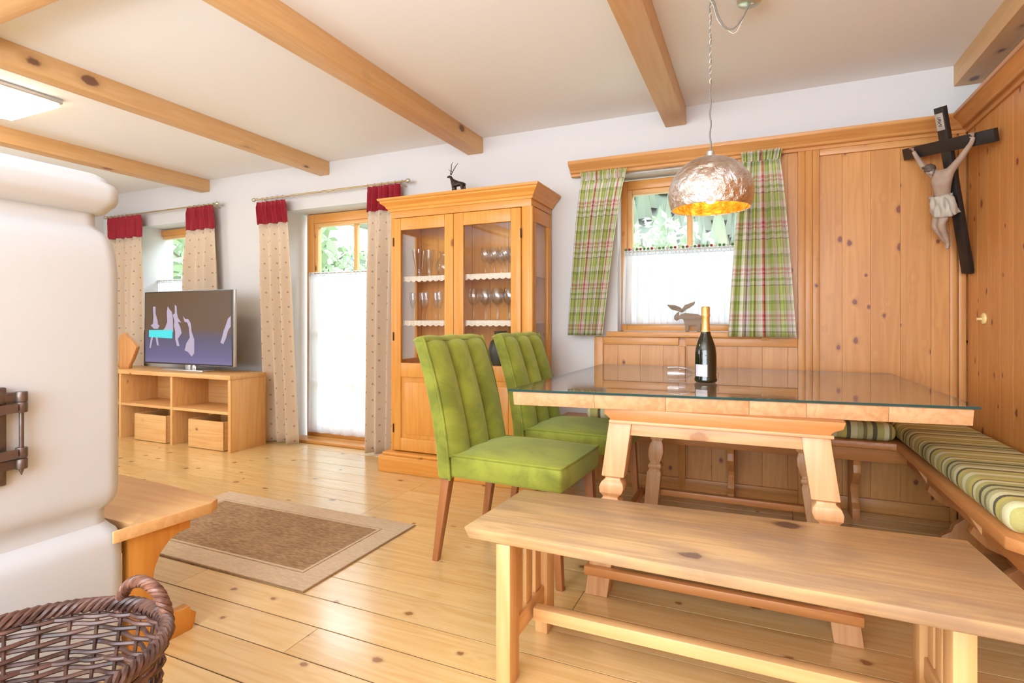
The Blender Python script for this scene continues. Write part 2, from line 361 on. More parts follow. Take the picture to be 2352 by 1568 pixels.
def obj(name, b, mat, parent=None, bev=0, smooth=False, local=False, recalc=True, solid=0, sub=0, bseg=2):
    me = bpy.data.meshes.new(name)
    off = Vector((0, 0, 0))
    if parent is not None and not local:
        off = parent['_w'] if '_w' in parent.keys() else (0, 0, 0); off = Vector(off)
    me.from_pydata([tuple(p-off) for p in b.v], [], b.f)
    mats = mat if isinstance(mat, (list, tuple)) else [mat]
    for m in mats: me.materials.append(m)
    if len(mats) > 1: me.polygons.foreach_set('material_index', b.m)
    if b.uv:
        ul = me.uv_layers.new(name='UVMap')
        for lp in me.loops: ul.data[lp.index].uv = b.uv.get(lp.vertex_index, (0, 0))
    if bev or recalc:
        bm = bmesh.new(); bm.from_mesh(me)
        if recalc: bmesh.ops.recalc_face_normals(bm, faces=bm.faces)
        if bev:
            es = [e for e in bm.edges if len(e.link_faces) == 2 and e.calc_face_angle(0) > .6]
            bmesh.ops.bevel(bm, geom=es, offset=bev, segments=bseg, affect='EDGES', profile=.5, clamp_overlap=True)
        bm.to_mesh(me); bm.free()
    if smooth or bev:
        me.shade_smooth(); me.set_sharp_from_angle(angle=rad(50 if smooth else 35))
    me.update()
    o = bpy.data.objects.new(name, me); COL.objects.link(o)
    if parent is not None:
        o.parent = parent
        if not local: o['_w'] = tuple(off)
    if solid:
        md = o.modifiers.new('solid', 'SOLIDIFY'); md.thickness = solid; md.offset = 0
    if sub:
        md = o.modifiers.new('sub', 'SUBSURF'); md.levels = sub; md.render_levels = sub
    return o
def thing(name, label, cat, loc=(0, 0, 0), rotz=0, group=None):
    o = bpy.data.objects.new(name, None); COL.objects.link(o); o.empty_display_size = .05
    o.location = loc; o.rotation_euler = (0, 0, rotz); o['label'] = label; o['category'] = cat; o['_w'] = tuple(loc)
    if group: o['group'] = group
    return o
def tag(o, label, cat, group=None, kind=None):
    o['label'] = label; o['category'] = cat
    if group: o['group'] = group
    if kind: o['kind'] = kind
    return o
def struct(o): o['kind'] = 'structure'; return o
def sempty(name): o = bpy.data.objects.new(name, None); COL.objects.link(o); o['kind'] = 'structure'; return o
def bx(*a, **k): return B().box(*a, **k)
def dup(root, loc, rotz=None, label=None, group=None):
    r = root.copy(); COL.objects.link(r); r.location = loc
    if rotz is not None: r.rotation_euler = (0, 0, rotz)
    if label: r['label'] = label
    if group: r['group'] = group
    for ch in list(root.children):
        c = ch.copy(); COL.objects.link(c); c.parent = r
        for g in ch.children:
            d = g.copy(); COL.objects.link(d); d.parent = c
    return r

WY = 3.62      # window wall
PY = 3.57      # face of its panelling
PX = 1.01      # face of the right-hand panelling
CZ = 2.415     # ceiling
# ------------------------------------------------------------------ the room
fl = struct(obj('floor', bx(-6.5, 1.15, -2.6, 3.95, -.12, -.0025), M['gap']))
y = -1.358; k = 0; R.seed(3)
while y < 3.62:
    y1 = y + .156
    if abs(y-1.43) < .02 or True:
        if y > 2.3: cuts = [-3.9 + R.uniform(-.5, .5), -1.97 + (0 if k % 1 == 0 else .1), R.uniform(-.3, .6)]
        elif 1.25 < y < 1.40: cuts = [-3.2, -1.372, .4]
        else: cuts = [-4.4 + R.uniform(-.8, .8), -2.05 + R.choice((-1, 0, 1))*.33 + R.uniform(-.1, .1), R.choice((-.5, 9))+R.uniform(-.3, .3)]
        xs = [-6.45] + sorted(c for c in cuts if c < .9) + [1.12]
        for a, c in zip(xs, xs[1:]):
            obj('floor_plank', bx(a+.0012, c-.0012, y+.0027, min(y1, 3.62)-.0027, -.012, R.uniform(-.0006, .0004)), M['floor'], fl)
    y = y1; k += 1
ce = struct(obj('ceiling', bx(-6.5, 1.2, -2.6, 3.95, CZ, CZ+.12), M['ceil']))
for i, (x0, x1) in enumerate(((-4.905, -4.783), (-3.412, -3.307), (-1.971, -1.843), (-.53, -.401), (.964, 1.09))):
    obj('ceiling_beam', bx(x0, x1, -2.45, WY, 2.302, CZ+.005), M['beam'], ce, bev=.006)
obj('ceiling_beam', bx(-6.4, -3.413, 1.10, 1.235, 2.305, CZ+.005), M['beamx'], ce, bev=.006)
obj('ceiling_beam', bx(-3.306, -1.972, 1.10, 1.235, 2.305, CZ+.005), M['beamx'], ce, bev=.006)
# window wall, with openings
OP = [(-5.80, -4.78, .95, 2.04), (-3.81, -2.74, 0, 2.035), (-.84, .02, .99, 2.03)]
wb = B()
xs = [-6.5]
for (a, c, z0, z1) in OP:
    wb.box(xs[-1], a, WY, 3.95, -.1, CZ+.02)
    if z0 > 0: wb.box(a, c, WY, 3.95, -.1, z0)
    wb.box(a, c, WY, 3.95, z1, CZ+.02); xs.append(c)
wb.box(xs[-1], 1.25, WY, 3.95, -.1, CZ+.02)
wall_b = struct(obj('wall_back', wb, M['white']))
wall_r = struct(obj('wall_right', bx(1.095, 1.25, -2.6, WY, -.1, CZ+.02), M['white']))
struct(obj('wall_left', bx(-6.62, -6.45, -2.6, 3.95, -.1, CZ+.02), M['white']))
fb = B()
for a in ((-6.5, -3.6, 0, CZ), (1.1, 1.25, 0, CZ), (-3.6, 1.1, 0, .55), (-3.6, 1.1, 2.33, CZ)):
    fb.box(a[0], a[1], -2.7, -2.5, a[2]-.01, a[3]+.02)
struct(obj('wall_front', fb, M['white']))
# door threshold
struct(obj('trim_1', bx(-3.805, -2.745, 3.63, 3.80, -.005, .022), M['winX'], bev=.004))

# ---- panelling on the window wall (planks are parts of the wall)
def vplanks(xa, xb, z0, z1, ypl, wd, th=.012, par=wall_b):
    n = max(1, round((xb-xa)/wd)); s = (xb-xa)/n
    for i in range(n):
        obj('panel_plank', bx(xa+i*s+.0004, xa+(i+1)*s-.0004, ypl, ypl+th, z0, z1), M['panelb'], par, bev=.0006, bseg=1)
def stile(xa, xb, z0, z1, nm='panel_stile'): obj(nm, bx(xa, xb, PY-.006, PY+.02, z0, z1), M['panel'], wall_b, bev=.004)
def rail(xa, xb, z0, z1): obj('panel_rail', bx(xa, xb, PY-.004, PY+.02, z0, z1), M['panelx'], wall_b, bev=.004)
vplanks(-.975, -.1, .06, .94, PY+.012, .15); vplanks(-.1, .995, .06, 2.04, PY+.012, .135)
obj('panel_backing', bx(-.985, 1.05, PY+.024, WY+.001, 0, .955), M['panelx'], wall_b)
obj('panel_backing', bx(.03, 1.05, PY+.024, WY+.001, .94, 2.06), M['panelx'], wall_b)
stile(-.985, -.925, 0, .955); stile(-.44, -.40, .0, .90); stile(.225, .262, 0, 2.05); stile(.30, .335, 0, 2.05, 'panel_stile'); stile(.262, .30, 0, 2.05)
stile(.935, .965, 0, 2.05); stile(.972, 1.004, 0, 2.05); stile(.03, .075, .94, 2.05)
rail(-.925, -.44, .905, .955); rail(-.40, .225, .905, .955); rail(-.925, .225, 0, .075); rail(.335, .935, 0, .075); rail(.335, .935, 2.00, 2.05)
# ---- panelling on the right wall
for i in range(44):
    y0 = PY - .005 - (i+1)*.137
    obj('panel_plank', bx(PX, PX+.014, y0+.0005, y0+.137-.0005, .06, 2.04), M['panelr'], wall_r, bev=.0007, bseg=1)
obj('panel_backing', bx(PX+.014, 1.096, -2.48, PY, 0, 2.06), M['panely'], wall_r)
obj('panel_rail', bx(PX-.006, PX+.01, -2.45, PY-.01, 0, .075), M['panely'], wall_r, bev=.004)
# ---- crown mouldings
def crown(xa, xb, name):
    pr = [(PY+.02, 2.035), (PY-.012, 2.035), (PY-.012, 2.052), (PY-.03, 2.056), (PY-.034, 2.07), (PY-.075, 2.098), (PY-.082, 2.104), (PY-.082, 2.124), (PY+.05, 2.124)]
    b = B().prism(pr, 'X', xa, xb); return struct(obj(name, b, M['panelx'], bev=.0015, bseg=1))
crown(-1.145, 1.01, 'trim_2')
prx = [(PX+.02, 2.035), (PX-.012, 2.035), (PX-.012, 2.052), (PX-.03, 2.056), (PX-.034, 2.07), (PX-.075, 2.098), (PX-.082, 2.104), (PX-.082, 2.124), (PX+.09, 2.124)]
struct(obj('trim_3', B().prism(prx, 'Y', -2.45, PY-.001), M['panely'], bev=.0015, bseg=1))
struct(obj('trim_4', bx(-.90, .03, PY-.022, 3.70, .955, .99), M['panelx'], bev=.006))   # sill over the panelling

# ------------------------------------------------------------------ windows
def window(name, x0, x1, z0, z1, yf, muntx=(), muntz=(), fw=.062, sash=.045, dp=.06):
    w_ = sempty(name)
    def fr(nm, a, c, z, zz, ya, yb, m): obj(nm, bx(a, c, ya, yb, z, zz), m, w_, bev=.005)
    fr('window_frame', x0, x0+fw, z0, z1, yf, yf+dp, M['winZ']); fr('window_frame', x1-fw, x1, z0, z1, yf, yf+dp, M['winZ'])
    fr('window_frame', x0+fw, x1-fw, z1-fw, z1, yf, yf+dp, M['winX']); fr('window_frame', x0+fw, x1-fw, z0, z0+fw, yf, yf+dp, M['winX'])
    a, c, za, zb = x0+fw-.012, x1-fw+.012, z0+fw-.012, z1-fw+.012; ys = yf+.018
    xsp = [a] + [m for m in muntx] + [c]
    fr('sash', a, a+sash, za, zb, ys, ys+.05, M['tvZ']); fr('sash', c-sash, c, za, zb, ys, ys+.05, M['tvZ'])
    fr('sash', a+sash, c-sash, zb-sash, zb, ys, ys+.05, M['tvX']); fr('sash', a+sash, c-sash, za, za+sash, ys, ys+.05, M['tvX'])
    for m in muntx: fr('muntin', m-.018, m+.018, za+sash, zb-sash, ys+.008, ys+.045, M['tvZ'])
    for m in muntz: fr('muntin', a+sash, c-sash, m-.014, m+.014, ys+.010, ys+.043, M['tvX'])
    zsp = [za+sash] + list(muntz) + [zb-sash]
    for i in range(len(xsp)-1):
        for j in range(len(zsp)-1):
            pa = xsp[i]+(sash if i == 0 else .018); pc = xsp[i+1]-(sash if i == len(xsp)-2 else .018)
            obj('pane', bx(pa-.003, pc+.003, ys+.024, ys+.028, zsp[j]-.003, zsp[j+1]+.003), M['pane'], w_)
    return w_
window('window_1', -5.93, -4.70, .97, 2.03, 3.82, (-5.33,), ())
window('window_3', -.865, .06, .992, 2.015, 3.74, (-.395,), ())
d1 = window('door_1', -3.756, -2.70, .0, 2.03, 3.82, (-3.22,), (.55, 1.0,), fw=.08)
obj('hinge', B().tube([(-3.70, 3.812, .93), (-3.70, 3.812, 1.03)], .009, 8), M['brass'], d1, smooth=True)
struct(obj('trim_5', bx(-5.79, -4.79, 3.585, 3.82, .93, .97), M['winX'], bev=.006))
# ------------------------------------------------------------------ curtains
def cloth(nm, xl0, xr0, xl1, xr1, z0, z1, yc, mat, parent, pleats=5, amp=.022, cw=1.9, phase=0, ampt=.4, seed=0, scallop=0, vo=0):
    rr = random.Random(seed); ph2 = rr.uniform(0, 6)
    wtop = (xr0-xl0); wflat = wtop*cw
    def f(u, v):
        t = v                                   # 0 top 1 bottom
        s = t**.8
        xl = xl0+(xl1-xl0)*s; xr = xr0+(xr1-xr0)*s
        a = amp*(ampt+(1-ampt)*min(1, t*4))
        ud = u + .018*math.sin(2*math.pi*pleats*u*2+phase)*.5
        yy = yc - a*math.sin(2*math.pi*pleats*u+phase+.35*math.sin(3*t+ph2)) - a*.35*math.sin(2*math.pi*pleats*.5*u+ph2+t)
        z = z0+(z1-z0)*t
        if scallop: z -= scallop*abs(math.sin(2*math.pi*pleats*u+phase))*(t > .97)
        return (xl+(xr-xl)*ud, yy, z)
    b = B().grid(f, max(40, pleats*14), 24, lambda u, v: (u*wflat, vo+(z1-z0)*v*-1))
    return obj(nm, b, mat, parent, smooth=True, recalc=False, solid=.0025)
def long_curtain(loc, lab, xl0, xr0, xl1, xr1, zt, zh, zb, yc, pleats, seed):
    t = thing('curtain', lab, 'curtain', loc, group='long curtains with burgundy heads')
    sh = (zt-zh)/(zt-zb); s = sh**.8
    ml, mr = xl0+(xl1-xl0)*s, xr0+(xr1-xr0)*s
    cloth('curtain_head', xl0, xr0, ml-.003, mr+.003, zt, zh, yc, M['burgundy'], t, pleats+2, .02, seed=seed)
    cloth('curtain_panel', ml, mr, xl1, xr1, zh+.004, zb, yc, M['motif'], t, pleats-1, .036, 1.7, seed=seed+1)
    return t
ra = -3.56
long_curtain((-3.85, 3.53, 0), 'cream motif curtain with burgundy head, between TV bench and garden door', -4.056, -3.716, -3.94, -3.56, 2.115, 1.915, .012, 3.53, 4, 1)
long_curtain((-2.72, 3.53, 0), 'cream motif curtain with burgundy head, beside the glass cabinet', -2.84, -2.52, -2.85, -2.56, 2.13, 1.93, .012, 3.53, 4, 5)
long_curtain((-5.90, 3.53, 0), 'cream motif curtain with burgundy head, partly behind the white stove', -6.225, -5.672, -6.17, -5.66, 2.14, 1.915, .012, 3.53, 5, 9)
long_curtain((-4.78, 3.53, 0), 'cream motif curtain with burgundy head, above the right part of the television', -4.975, -4.620, -5.03, -4.54, 2.145, 1.925, .64, 3.53, 4, 13)
def rod(loc, xa, xb, z, lab):
    t = thing('curtain_rod', lab, 'curtain rod', loc)
    obj('pole', B().tube([(xa, 3.53, z), (xb, 3.53, z)], .007, 8), M['brass'], t, smooth=True)
    for x in (xa, xb):
        s = 1 if x == xb else -1
        obj('finial', B().lathe([(.004, 0), (.013, .008), (.018, .022), (.014, .036), (.003, .044)], (x, 3.53, z), 12, Matrix.Rotation(rad(90)*s, 4, 'Y')), M['card'], t, smooth=True)
    for x in (xa+.10, xb-.05):
        obj('bracket', B().tube([(x, WY, z-.02), (x, 3.56, z-.018), (x, 3.53, z-.002)], .005, 6), M['brass'], t, smooth=True)
    n = 6
    for (a, c) in ((xa+.02, xa+.32), (xb-.36, xb-.03)):
        for i in range(n):
            x = a+(c-a)*i/(n-1)
            obj('ring', B().tube([(x, 3.53+.012*math.cos(q*math.pi/4), z+.012*math.sin(q*math.pi/4)) for q in range(8)], .0018, 5, closed=True), M['brass'], t, smooth=True)
rod((-3.3, 3.53, 2.14), -4.07, -2.47, 2.142, 'thin brass curtain rod above the garden door')
rod((-5.4, 3.53, 2.15), -6.24, -4.585, 2.152, 'thin brass curtain rod above the window behind the television')
def plaid_curtain(lab, loc, *a, seed=0, vo=0, pl=6):
    t = thing('plaid_curtain', lab, 'curtain', loc)
    xl0, xr0, xl1, xr1, zt, zb = a
    cloth('curtain_panel', xl0, xr0, xl1, xr1, zt-.055, zb, 3.507, M['plaid'], t, pl, .02, 2.1, seed=seed, vo=vo)
    cloth('gathered_head', xl0-.005, xr0+.012, xl0, xr0, zt, zt-.06, 3.507, M['plaid'], t, pl*2, .012, 2.1, seed=seed, vo=vo+.0, ampt=1)
plaid_curtain('green and red plaid curtain left of the window above the dining table', (-.95, 3.52, .96), -1.055, -.765, -1.15, -.915, 2.042, .965, seed=21)
plaid_curtain('green and red plaid curtain right of the window, against the wood panelling', (.05, 3.52, .96), -.072, .130, -.148, .213, 2.052, .965, seed=23, vo=.05, pl=6)
def cafe(lab, x0, x1, z0, z1, yc, pl, seed, trim=True):
    t = thing('cafe_curtain', lab, 'curtain', (x0, yc, z0))
    cloth('voile', x0, x1, x0-.012, x1+.012, z1-.03, z0, yc, M['sheer'], t, pl, .010, 1.5, seed=seed)
    cloth('gathered_heading', x0, x1, x0, x1, z1, z1-.035, yc, M['sheer'], t, pl*3, .006, 1.5, seed=seed, ampt=1)
    if trim:
        for i in range(34):
            xx = x0+(x1-x0)*(i+.5)/34
            obj('braid_tuft', B().lathe([(.002, -.009), (.009, -.004), (.009, .004), (.002, .009)], (xx, yc-.004, z1+.006), 6), M[('tuft_g', 'tuft_r', 'tuft_c')[i % 3 if i % 5 else 0]], t, smooth=True)
    obj('tension_rod', B().tube([(x0-.01, yc, z1-.012), (x1+.01, yc, z1-.012)], .0035, 6), M['brass'], t, smooth=True)
M['tuft_g'] = plain('tuft_green', (.12, .2, .04), .9, nscale=30); M['tuft_r'] = plain('tuft_red', (.35, .03, .05), .9, nscale=30); M['tuft_c'] = plain('tuft_cream', (.7, .65, .5), .9, nscale=30)
cafe('white sheer cafe curtain on the window above the dining table', -.815, .03, 1.035, 1.535, 3.705, 11, 31)
cafe('white sheer curtain covering the lower garden door', -3.70, -2.78, .06, 1.50, 3.785, 7, 33, False)
cafe('white sheer cafe curtain on the window behind the television', -5.86, -4.76, 1.0, 1.50, 3.785, 9, 35, False)

# ------------------------------------------------------------------ tiled stove with its bench
st = thing('masonry_stove', 'tall white plastered stove with rounded cornice at the left', 'stove', (-2.15, .3, 0))
def stove_part(nm, prof, rnd=.05):
    b = B(); N = 8
    def ringpts(o, z):
        x0, x1, y0, y1 = -2.62-o, -1.748+o, -.45-o, 1.052+o; r = rnd
        P = []
        for (cx, cy, a0) in ((x1-r, y1-r, 0), (x0+r, y1-r, 90), (x0+r, y0+r, 180), (x1-r, y0+r, 270)):
            for k in range(N+1):
                an = rad(a0+90*k/N); P.append(Vector((cx+r*math.cos(an), cy+r*math.sin(an), z)))
        return P
    n = 4*(N+1)
    for (o, z) in prof: b.v += ringpts(o, z)
    for i in range(len(prof)-1):
        for k in range(n):
            b.f.append([i*n+k, i*n+(k+1) % n, (i+1)*n+(k+1) % n, (i+1)*n+k]); b.m.append(0)
    b.f.append(list(range(n))[::-1]); b.f.append([(len(prof)-1)*n+k for k in range(n)]); b.m += [0, 0]
    return obj(nm, b, M['stove'], st, smooth=True)
stove_part('base', [(0, 0), (0, .385), (-.002, .405), (-.010, .425), (-.022, .440), (-.030, .452)])
stove_part('body', [(-.030, .450), (-.032, .47), (-.030, .495), (-.016, .510), (-.008, .532), (-.006, .56), (-.007, 1.20), (-.011, 1.25), (-.018, 1.29), (-.028, 1.315), (-.042, 1.328), (-.047, 1.338), (-.048, 1.374)])
stove_part('cornice', [(-.047, 1.372), (-.030, 1.376), (-.022, 1.388), (-.010, 1.402), (-.006, 1.415), (-.006, 1.445), (-.012, 1.460), (-.024, 1.468), (-.028, 1.480), (-.042, 1.490), (-.10, 1.50)])
XF = -1.757
sd = obj('door', bx(XF, XF+.018, .42, .75, .635, .885), M['iron'], st, bev=.004); sd['label'] = 'dark wrought iron door'
for z in (.655, .842):
    obj('corner_plate', bx(XF+.018, XF+.026, .70, .742, z, z+.032), M['iron'], sd, bev=.003)
    obj('rivet', B().lathe([(.006, 0), (.0055, .002), (.002, .004)], (XF+.026, .722, z+.016), 8, Matrix.Rotation(rad(90), 4, 'Y')), M['iron'], sd, smooth=True)
obj('door_leaf', bx(XF+.018, XF+.027, .42, .695, .66, .865), M['iron'], sd, bev=.003)
obj('hinge_pin', B().tube([(XF+.022, .778, .655), (XF+.022, .778, .662), (XF+.022, .778, .668), (XF+.022, .778, .862), (XF+.022, .778, .868)], [.001, .003, .0055, .0055, .003], 8), M['iron'], sd, smooth=True)
for z in (.695, .812):
    obj('strap_hinge', B().add([(XF+.030, .42, z), (XF+.030, .70, z+.003), (XF+.034, .765, z+.008), (XF+.034, .765, z+.031), (XF+.030, .70, z+.027), (XF+.030, .42, z+.026)] , [(0, 1, 4, 5), (1, 2, 3, 4)]), M['iron'], sd, solid=.005)
    obj('hinge_knuckle', B().lathe([(.012, -.013), (.013, -.011), (.013, .011), (.012, .013)], (XF+.022, .778, z+.019), 12), M['iron'], sd, smooth=True)
    obj('hinge_knuckle', B().lathe([(.012, -.013), (.013, -.011), (.013, .011), (.012, .013)], (XF+.022, .778, z+(.046 if z > .75 else -.010)), 12), M['iron'], sd, smooth=True)
    zz = z+(.034 if z > .75 else -.022)
    obj('hinge_tab', bx(XF+.006, XF+.024, .70, .77, zz, zz+.024), M['iron'], sd, bev=.002)
# bench around the stove
sb = thing('stove_bench', 'low pine bench board wrapping the corner of the white stove', 'bench', (-2.2, 1.25, 0))
top = [(-1.735, 1.0), (-1.71, 1.30), (-1.735, 1.345), (-2.0, 1.375), (-2.62, 1.41), (-2.62, 1.063), (-1.765, 1.063), (-1.745, 1.05), (-1.745, 1.0)]
obj('seat_board', B().prism(top, 'Z', .392, .43), M['benchX'], sb, bev=.005)
def supp_pts():
    P = [(1.062, 0.0), (1.062, .392), (1.265, .392), (1.262, .352)]
    for k in range(0, 11):
        an = rad(80 + 200*k/10)
        P.append((1.245+.115*math.cos(an)*.95, .215+.135*math.sin(an)))
    P += [(1.262, .072), (1.285, .05), (1.28, .02), (1.27, 0)]
    return P
obj('end_support', B().prism(supp_pts(), 'X', -1.80, -1.765), M['cabZ'], sb, bev=.002)
obj('end_support', B().prism(supp_pts(), 'X', -2.60, -2.565), M['cabZ'], sb, bev=.002)
obj('under_rail', bx(-2.565, -1.80, 1.065, 1.08, .33, .392), M['cabX'], sb, bev=.002)

# ------------------------------------------------------------------ wicker basket
bk = thing('wicker_basket', 'dark brown woven willow basket with twisted handle in front of the stove', 'basket', (-1.31, .52, 0))
BC = Vector((-1.302, .533)); AX, AY = .235, .285; RZ = .385; br = rad(-14)
def bpt(an, z, off=0):
    t = z/RZ; k = .74+.26*t**.8
    x = (AX*k+off)*math.cos(an); yy = (AY*k+off)*math.sin(an)
    return Vector((BC.x+x*math.cos(br)-yy*math.sin(br), BC.y+x*math.sin(br)+yy*math.cos(br), z))
ns = 30
sk = B()
for i in range(ns):
    an = 2*math.pi*i/ns; sk.tube([bpt(an, z) for z in (.01, .1, .2, .3, RZ)], .0042, 6)
tag_ = obj('stakes', sk, M['wicker'], bk, smooth=True); tag_['kind'] = 'stuff'
wv = B(); rows = 24
for j in range(rows):
    z = .014+j*(RZ-.03)/(rows-1); wr = .0052
    for ph in ((0, 1) if j % 6 == 5 else (0,)):
        pts = []
        n = ns*4
        for i in range(n):
            an = 2*math.pi*i/n
            pts.append(bpt(an, z+.0015*math.sin(an*3+j), .0062*math.cos(ns/2*an+math.pi*((j+ph) % 2))))
        wv.tube(pts, wr, 6, closed=True)
o = obj('weave', wv, M['wicker'], bk, smooth=True); o['kind'] = 'stuff'
obj('bottom', B().prism([tuple(bpt(2*math.pi*i/40, 0)[:2]) for i in range(40)], 'Z', .004, .016), M['wicker'], bk)
rb = B()
for ph in range(4):
    pts = []
    for i in range(200):
        an = 2*math.pi*i/200; q = 24*an+ph*math.pi/2
        pts.append(bpt(an, RZ+.006, .009*math.cos(q))+Vector((0, 0, .012*math.sin(q))))
    rb.tube(pts, .0062, 6, closed=True)
o = obj('braided_rim', rb, M['wicker'], bk, smooth=True); o['kind'] = 'stuff'
hc = B(); a0, a1 = rad(123), rad(80)
pa, pb = bpt(a0, RZ-.03), bpt(a1, RZ-.03); mid = (pa+pb)/2; dirv = (pb-pa)
outv = Vector((mid.x-BC.x, mid.y-BC.y, 0)).normalized()
for ph in range(4):
    pts = []
    for i in range(90):
        t = i/89; an = math.pi*t
        c = mid - dirv*.5*math.cos(an) + Vector((0, 0, .10*math.sin(an)**.75 if math.sin(an) > 0 else 0)) + outv*.012
        q = 2*math.pi*5*t+ph*math.pi/2
        n1 = dirv.normalized(); n2 = Vector((0, 0, 1)).cross(n1)
        rdl = (-n1*math.cos(an)+Vector((0, 0, math.sin(an)))).normalized()
        pts.append(c+rdl*.0085*math.cos(q)+n2*.0085*math.sin(q))
    hc.tube(pts, .0058, 6)
obj('handle', hc, M['wickerh'], bk, smooth=True)
hc2 = B(); a0, a1 = rad(120+180), rad(76+180); pa, pb = bpt(a0, RZ-.04), bpt(a1, RZ-.04); mid = (pa+pb)/2; dirv = pb-pa
for ph in range(4):
    pts = []
    for i in range(60):
        t = i/59; an = math.pi*t; c = mid-dirv*.5*math.cos(an)+Vector((0, 0, .125*max(0, math.sin(an))**.75)); q = 10*math.pi*t+ph*math.pi/2
        n1 = dirv.normalized(); n2 = Vector((0, 0, 1)).cross(n1); rdl = (-n1*math.cos(an)+Vector((0, 0, math.sin(an)))).normalized()
        pts.append(c+rdl*.0085*math.cos(q)+n2*.0085*math.sin(q))
    hc2.tube(pts, .0058, 6)
obj('handle', hc2, M['wickerh'], bk, smooth=True)

# ------------------------------------------------------------------ rug
rg = thing('rug', 'beige jute rug with brown centre and pale border on the floorboards', 'rug', (-2.28, 1.98, 0))
RX0, RX1, RY0, RY1 = -2.96, -1.605, 1.612, 2.372
def frame(b, x0, x1, y0, y1, w_, z0, z1):
    b.box(x0, x1, y0, y0+w_, z0, z1); b.box(x0, x1, y1-w_, y1, z0, z1); b.box(x0, x0+w_, y0+w_, y1-w_, z0, z1); b.box(x1-w_, x1, y0+w_, y1-w_, z0, z1); return b
def fr2(nm, w0, w1, z1, m): obj(nm, frame(B(), RX0+w0, RX1-w0, RY0+w0, RY1-w0, w1-w0, .001, z1), M[m], rg)
fr2('border', .0, .112, .0085, 'rugout'); fr2('dark_line', .112, .119, .0075, 'rugline'); fr2('pale_line', .119, .132, .009, 'rugout')
obj('field', bx(RX0+.132, RX1-.132, RY0+.132, RY1-.132, .001, .0082), M['rugin'], rg)
fr2('hem', -.004, .0, .006, 'rugline')

# ------------------------------------------------------------------ TV bench, crates, slab, television
tb = thing('media_bench', 'open pine media bench with two shelves under the television', 'cabinet', (-4.57, 3.27, 0))
X0, X1, Y0, Y1 = -5.62, -3.855, 3.10, 3.45
obj('top_board', B().prism([(X0, Y0-.012)] + [(X0+(X1-X0)*i/14+.0, Y0-.012+.006*math.sin(i*2.3)) for i in range(1, 14)] + [(X1+.004, Y0-.008), (X1+.004, Y1), (X0, Y1)], 'Z', .585, .622), M['tvX'], tb, bev=.003)
obj('side_panel', bx(X0, X0+.03, Y0, Y1, 0, .585), M['tvZ'], tb, bev=.003); obj('side_panel', bx(X1-.032, X1, Y0, Y1, 0, .585), M['tvZ'], tb, bev=.003)
obj('divider', bx(-4.592, -4.562, Y0, Y1, 0, .585), M['tvZ'], tb, bev=.003); obj('divider', bx(-5.30, -5.27, Y0, Y1, 0, .585), M['tvZ'], tb, bev=.003)
for a, c in ((X0+.03, -5.30), (-5.27, -4.592), (-4.562, X1-.032)):
    obj('shelf', bx(a, c, Y0+.003, Y1-.01, .300, .325), M['tvX'], tb, bev=.003)
    for k in range(2): obj('back_board', bx(a, c, Y1-.012, Y1, .02+.283*k, .30+.285*k), M['tvX'], tb, bev=.002)
def crate(loc, x0, x1, lab):
    t = thing('wooden_crate', lab, 'crate', loc, group='pine crates under the television')
    z0, z1, ya, yb = .004, .238, Y0-.005+.012, Y1-.03
    obj('front_board', bx(x0, x1, ya, ya+.016, z0, z1), M['tvX'], t, bev=.002); obj('back_board', bx(x0, x1, yb-.016, yb, z0, z1), M['tvX'], t, bev=.002)
    obj('side_board', bx(x0, x0+.016, ya+.016, yb-.016, z0, z1), M['tvY'], t, bev=.002); obj('side_board', bx(x1-.016, x1, ya+.016, yb-.016, z0, z1), M['tvY'], t, bev=.002)
    obj('base_board', bx(x0+.016, x1-.016, ya+.016, yb-.016, z0, z0+.012), M['tvX'], t)
crate((-4.85, 3.27, 0), -5.085, -4.66, 'knotty pine crate in the left bay of the media bench')
crate((-4.14, 3.27, 0), -4.37, -3.95, 'pine crate in the right bay of the media bench, nearest the door')
sl = [(-5.50, .64), (-5.47, .70), (-5.49, .86), (-5.46, .93), (-5.40, .955), (-5.345, .915), (-5.30, .895), (-5.235, .85), (-5.215, .82), (-5.235, .78), (-5.285, .70), (-5.315, .665), (-5.33, .6225), (-5.46, .6225)]
tag(obj('wood_slab', B().prism([(x+.035, z) for x, z in sl], 'Y', 3.18, 3.215), M['slab'], bev=.004), 'wavy edged slab of orange wood standing at the left end of the media bench', 'ornament')
tv = thing('television', 'flat silver framed television showing white robed dancers on a stage', 'television', (-4.58, 3.27, .622))
TX0, TX1, TZ0, TZ1 = -5.165, -4.007, .672, 1.330
obj('frame', bx(TX0, TX1, 3.250, 3.285, TZ0, TZ1), M['tvframe'], tv, bev=.004)
obj('bezel', bx(TX0+.004, TX1-.004, 3.2465, 3.252, TZ0+.004, TZ1-.004), M['tvblack'], tv)
obj('neck', bx(-4.62, -4.55, 3.255, 3.28, .635, .68), M['tvframe'], tv, bev=.004)
obj('foot', bx(-4.85, -4.32, 3.20, 3.33, .6225, .636), M['tvframe'], tv, bev=.004)
obj('badge', B().lathe([(.026, -.002), (.028, .006), (.02, .012)], (-4.47, 3.235, .652), 16, Matrix.Rotation(rad(90), 4, 'X')), M['tvframe'], tv, smooth=True)
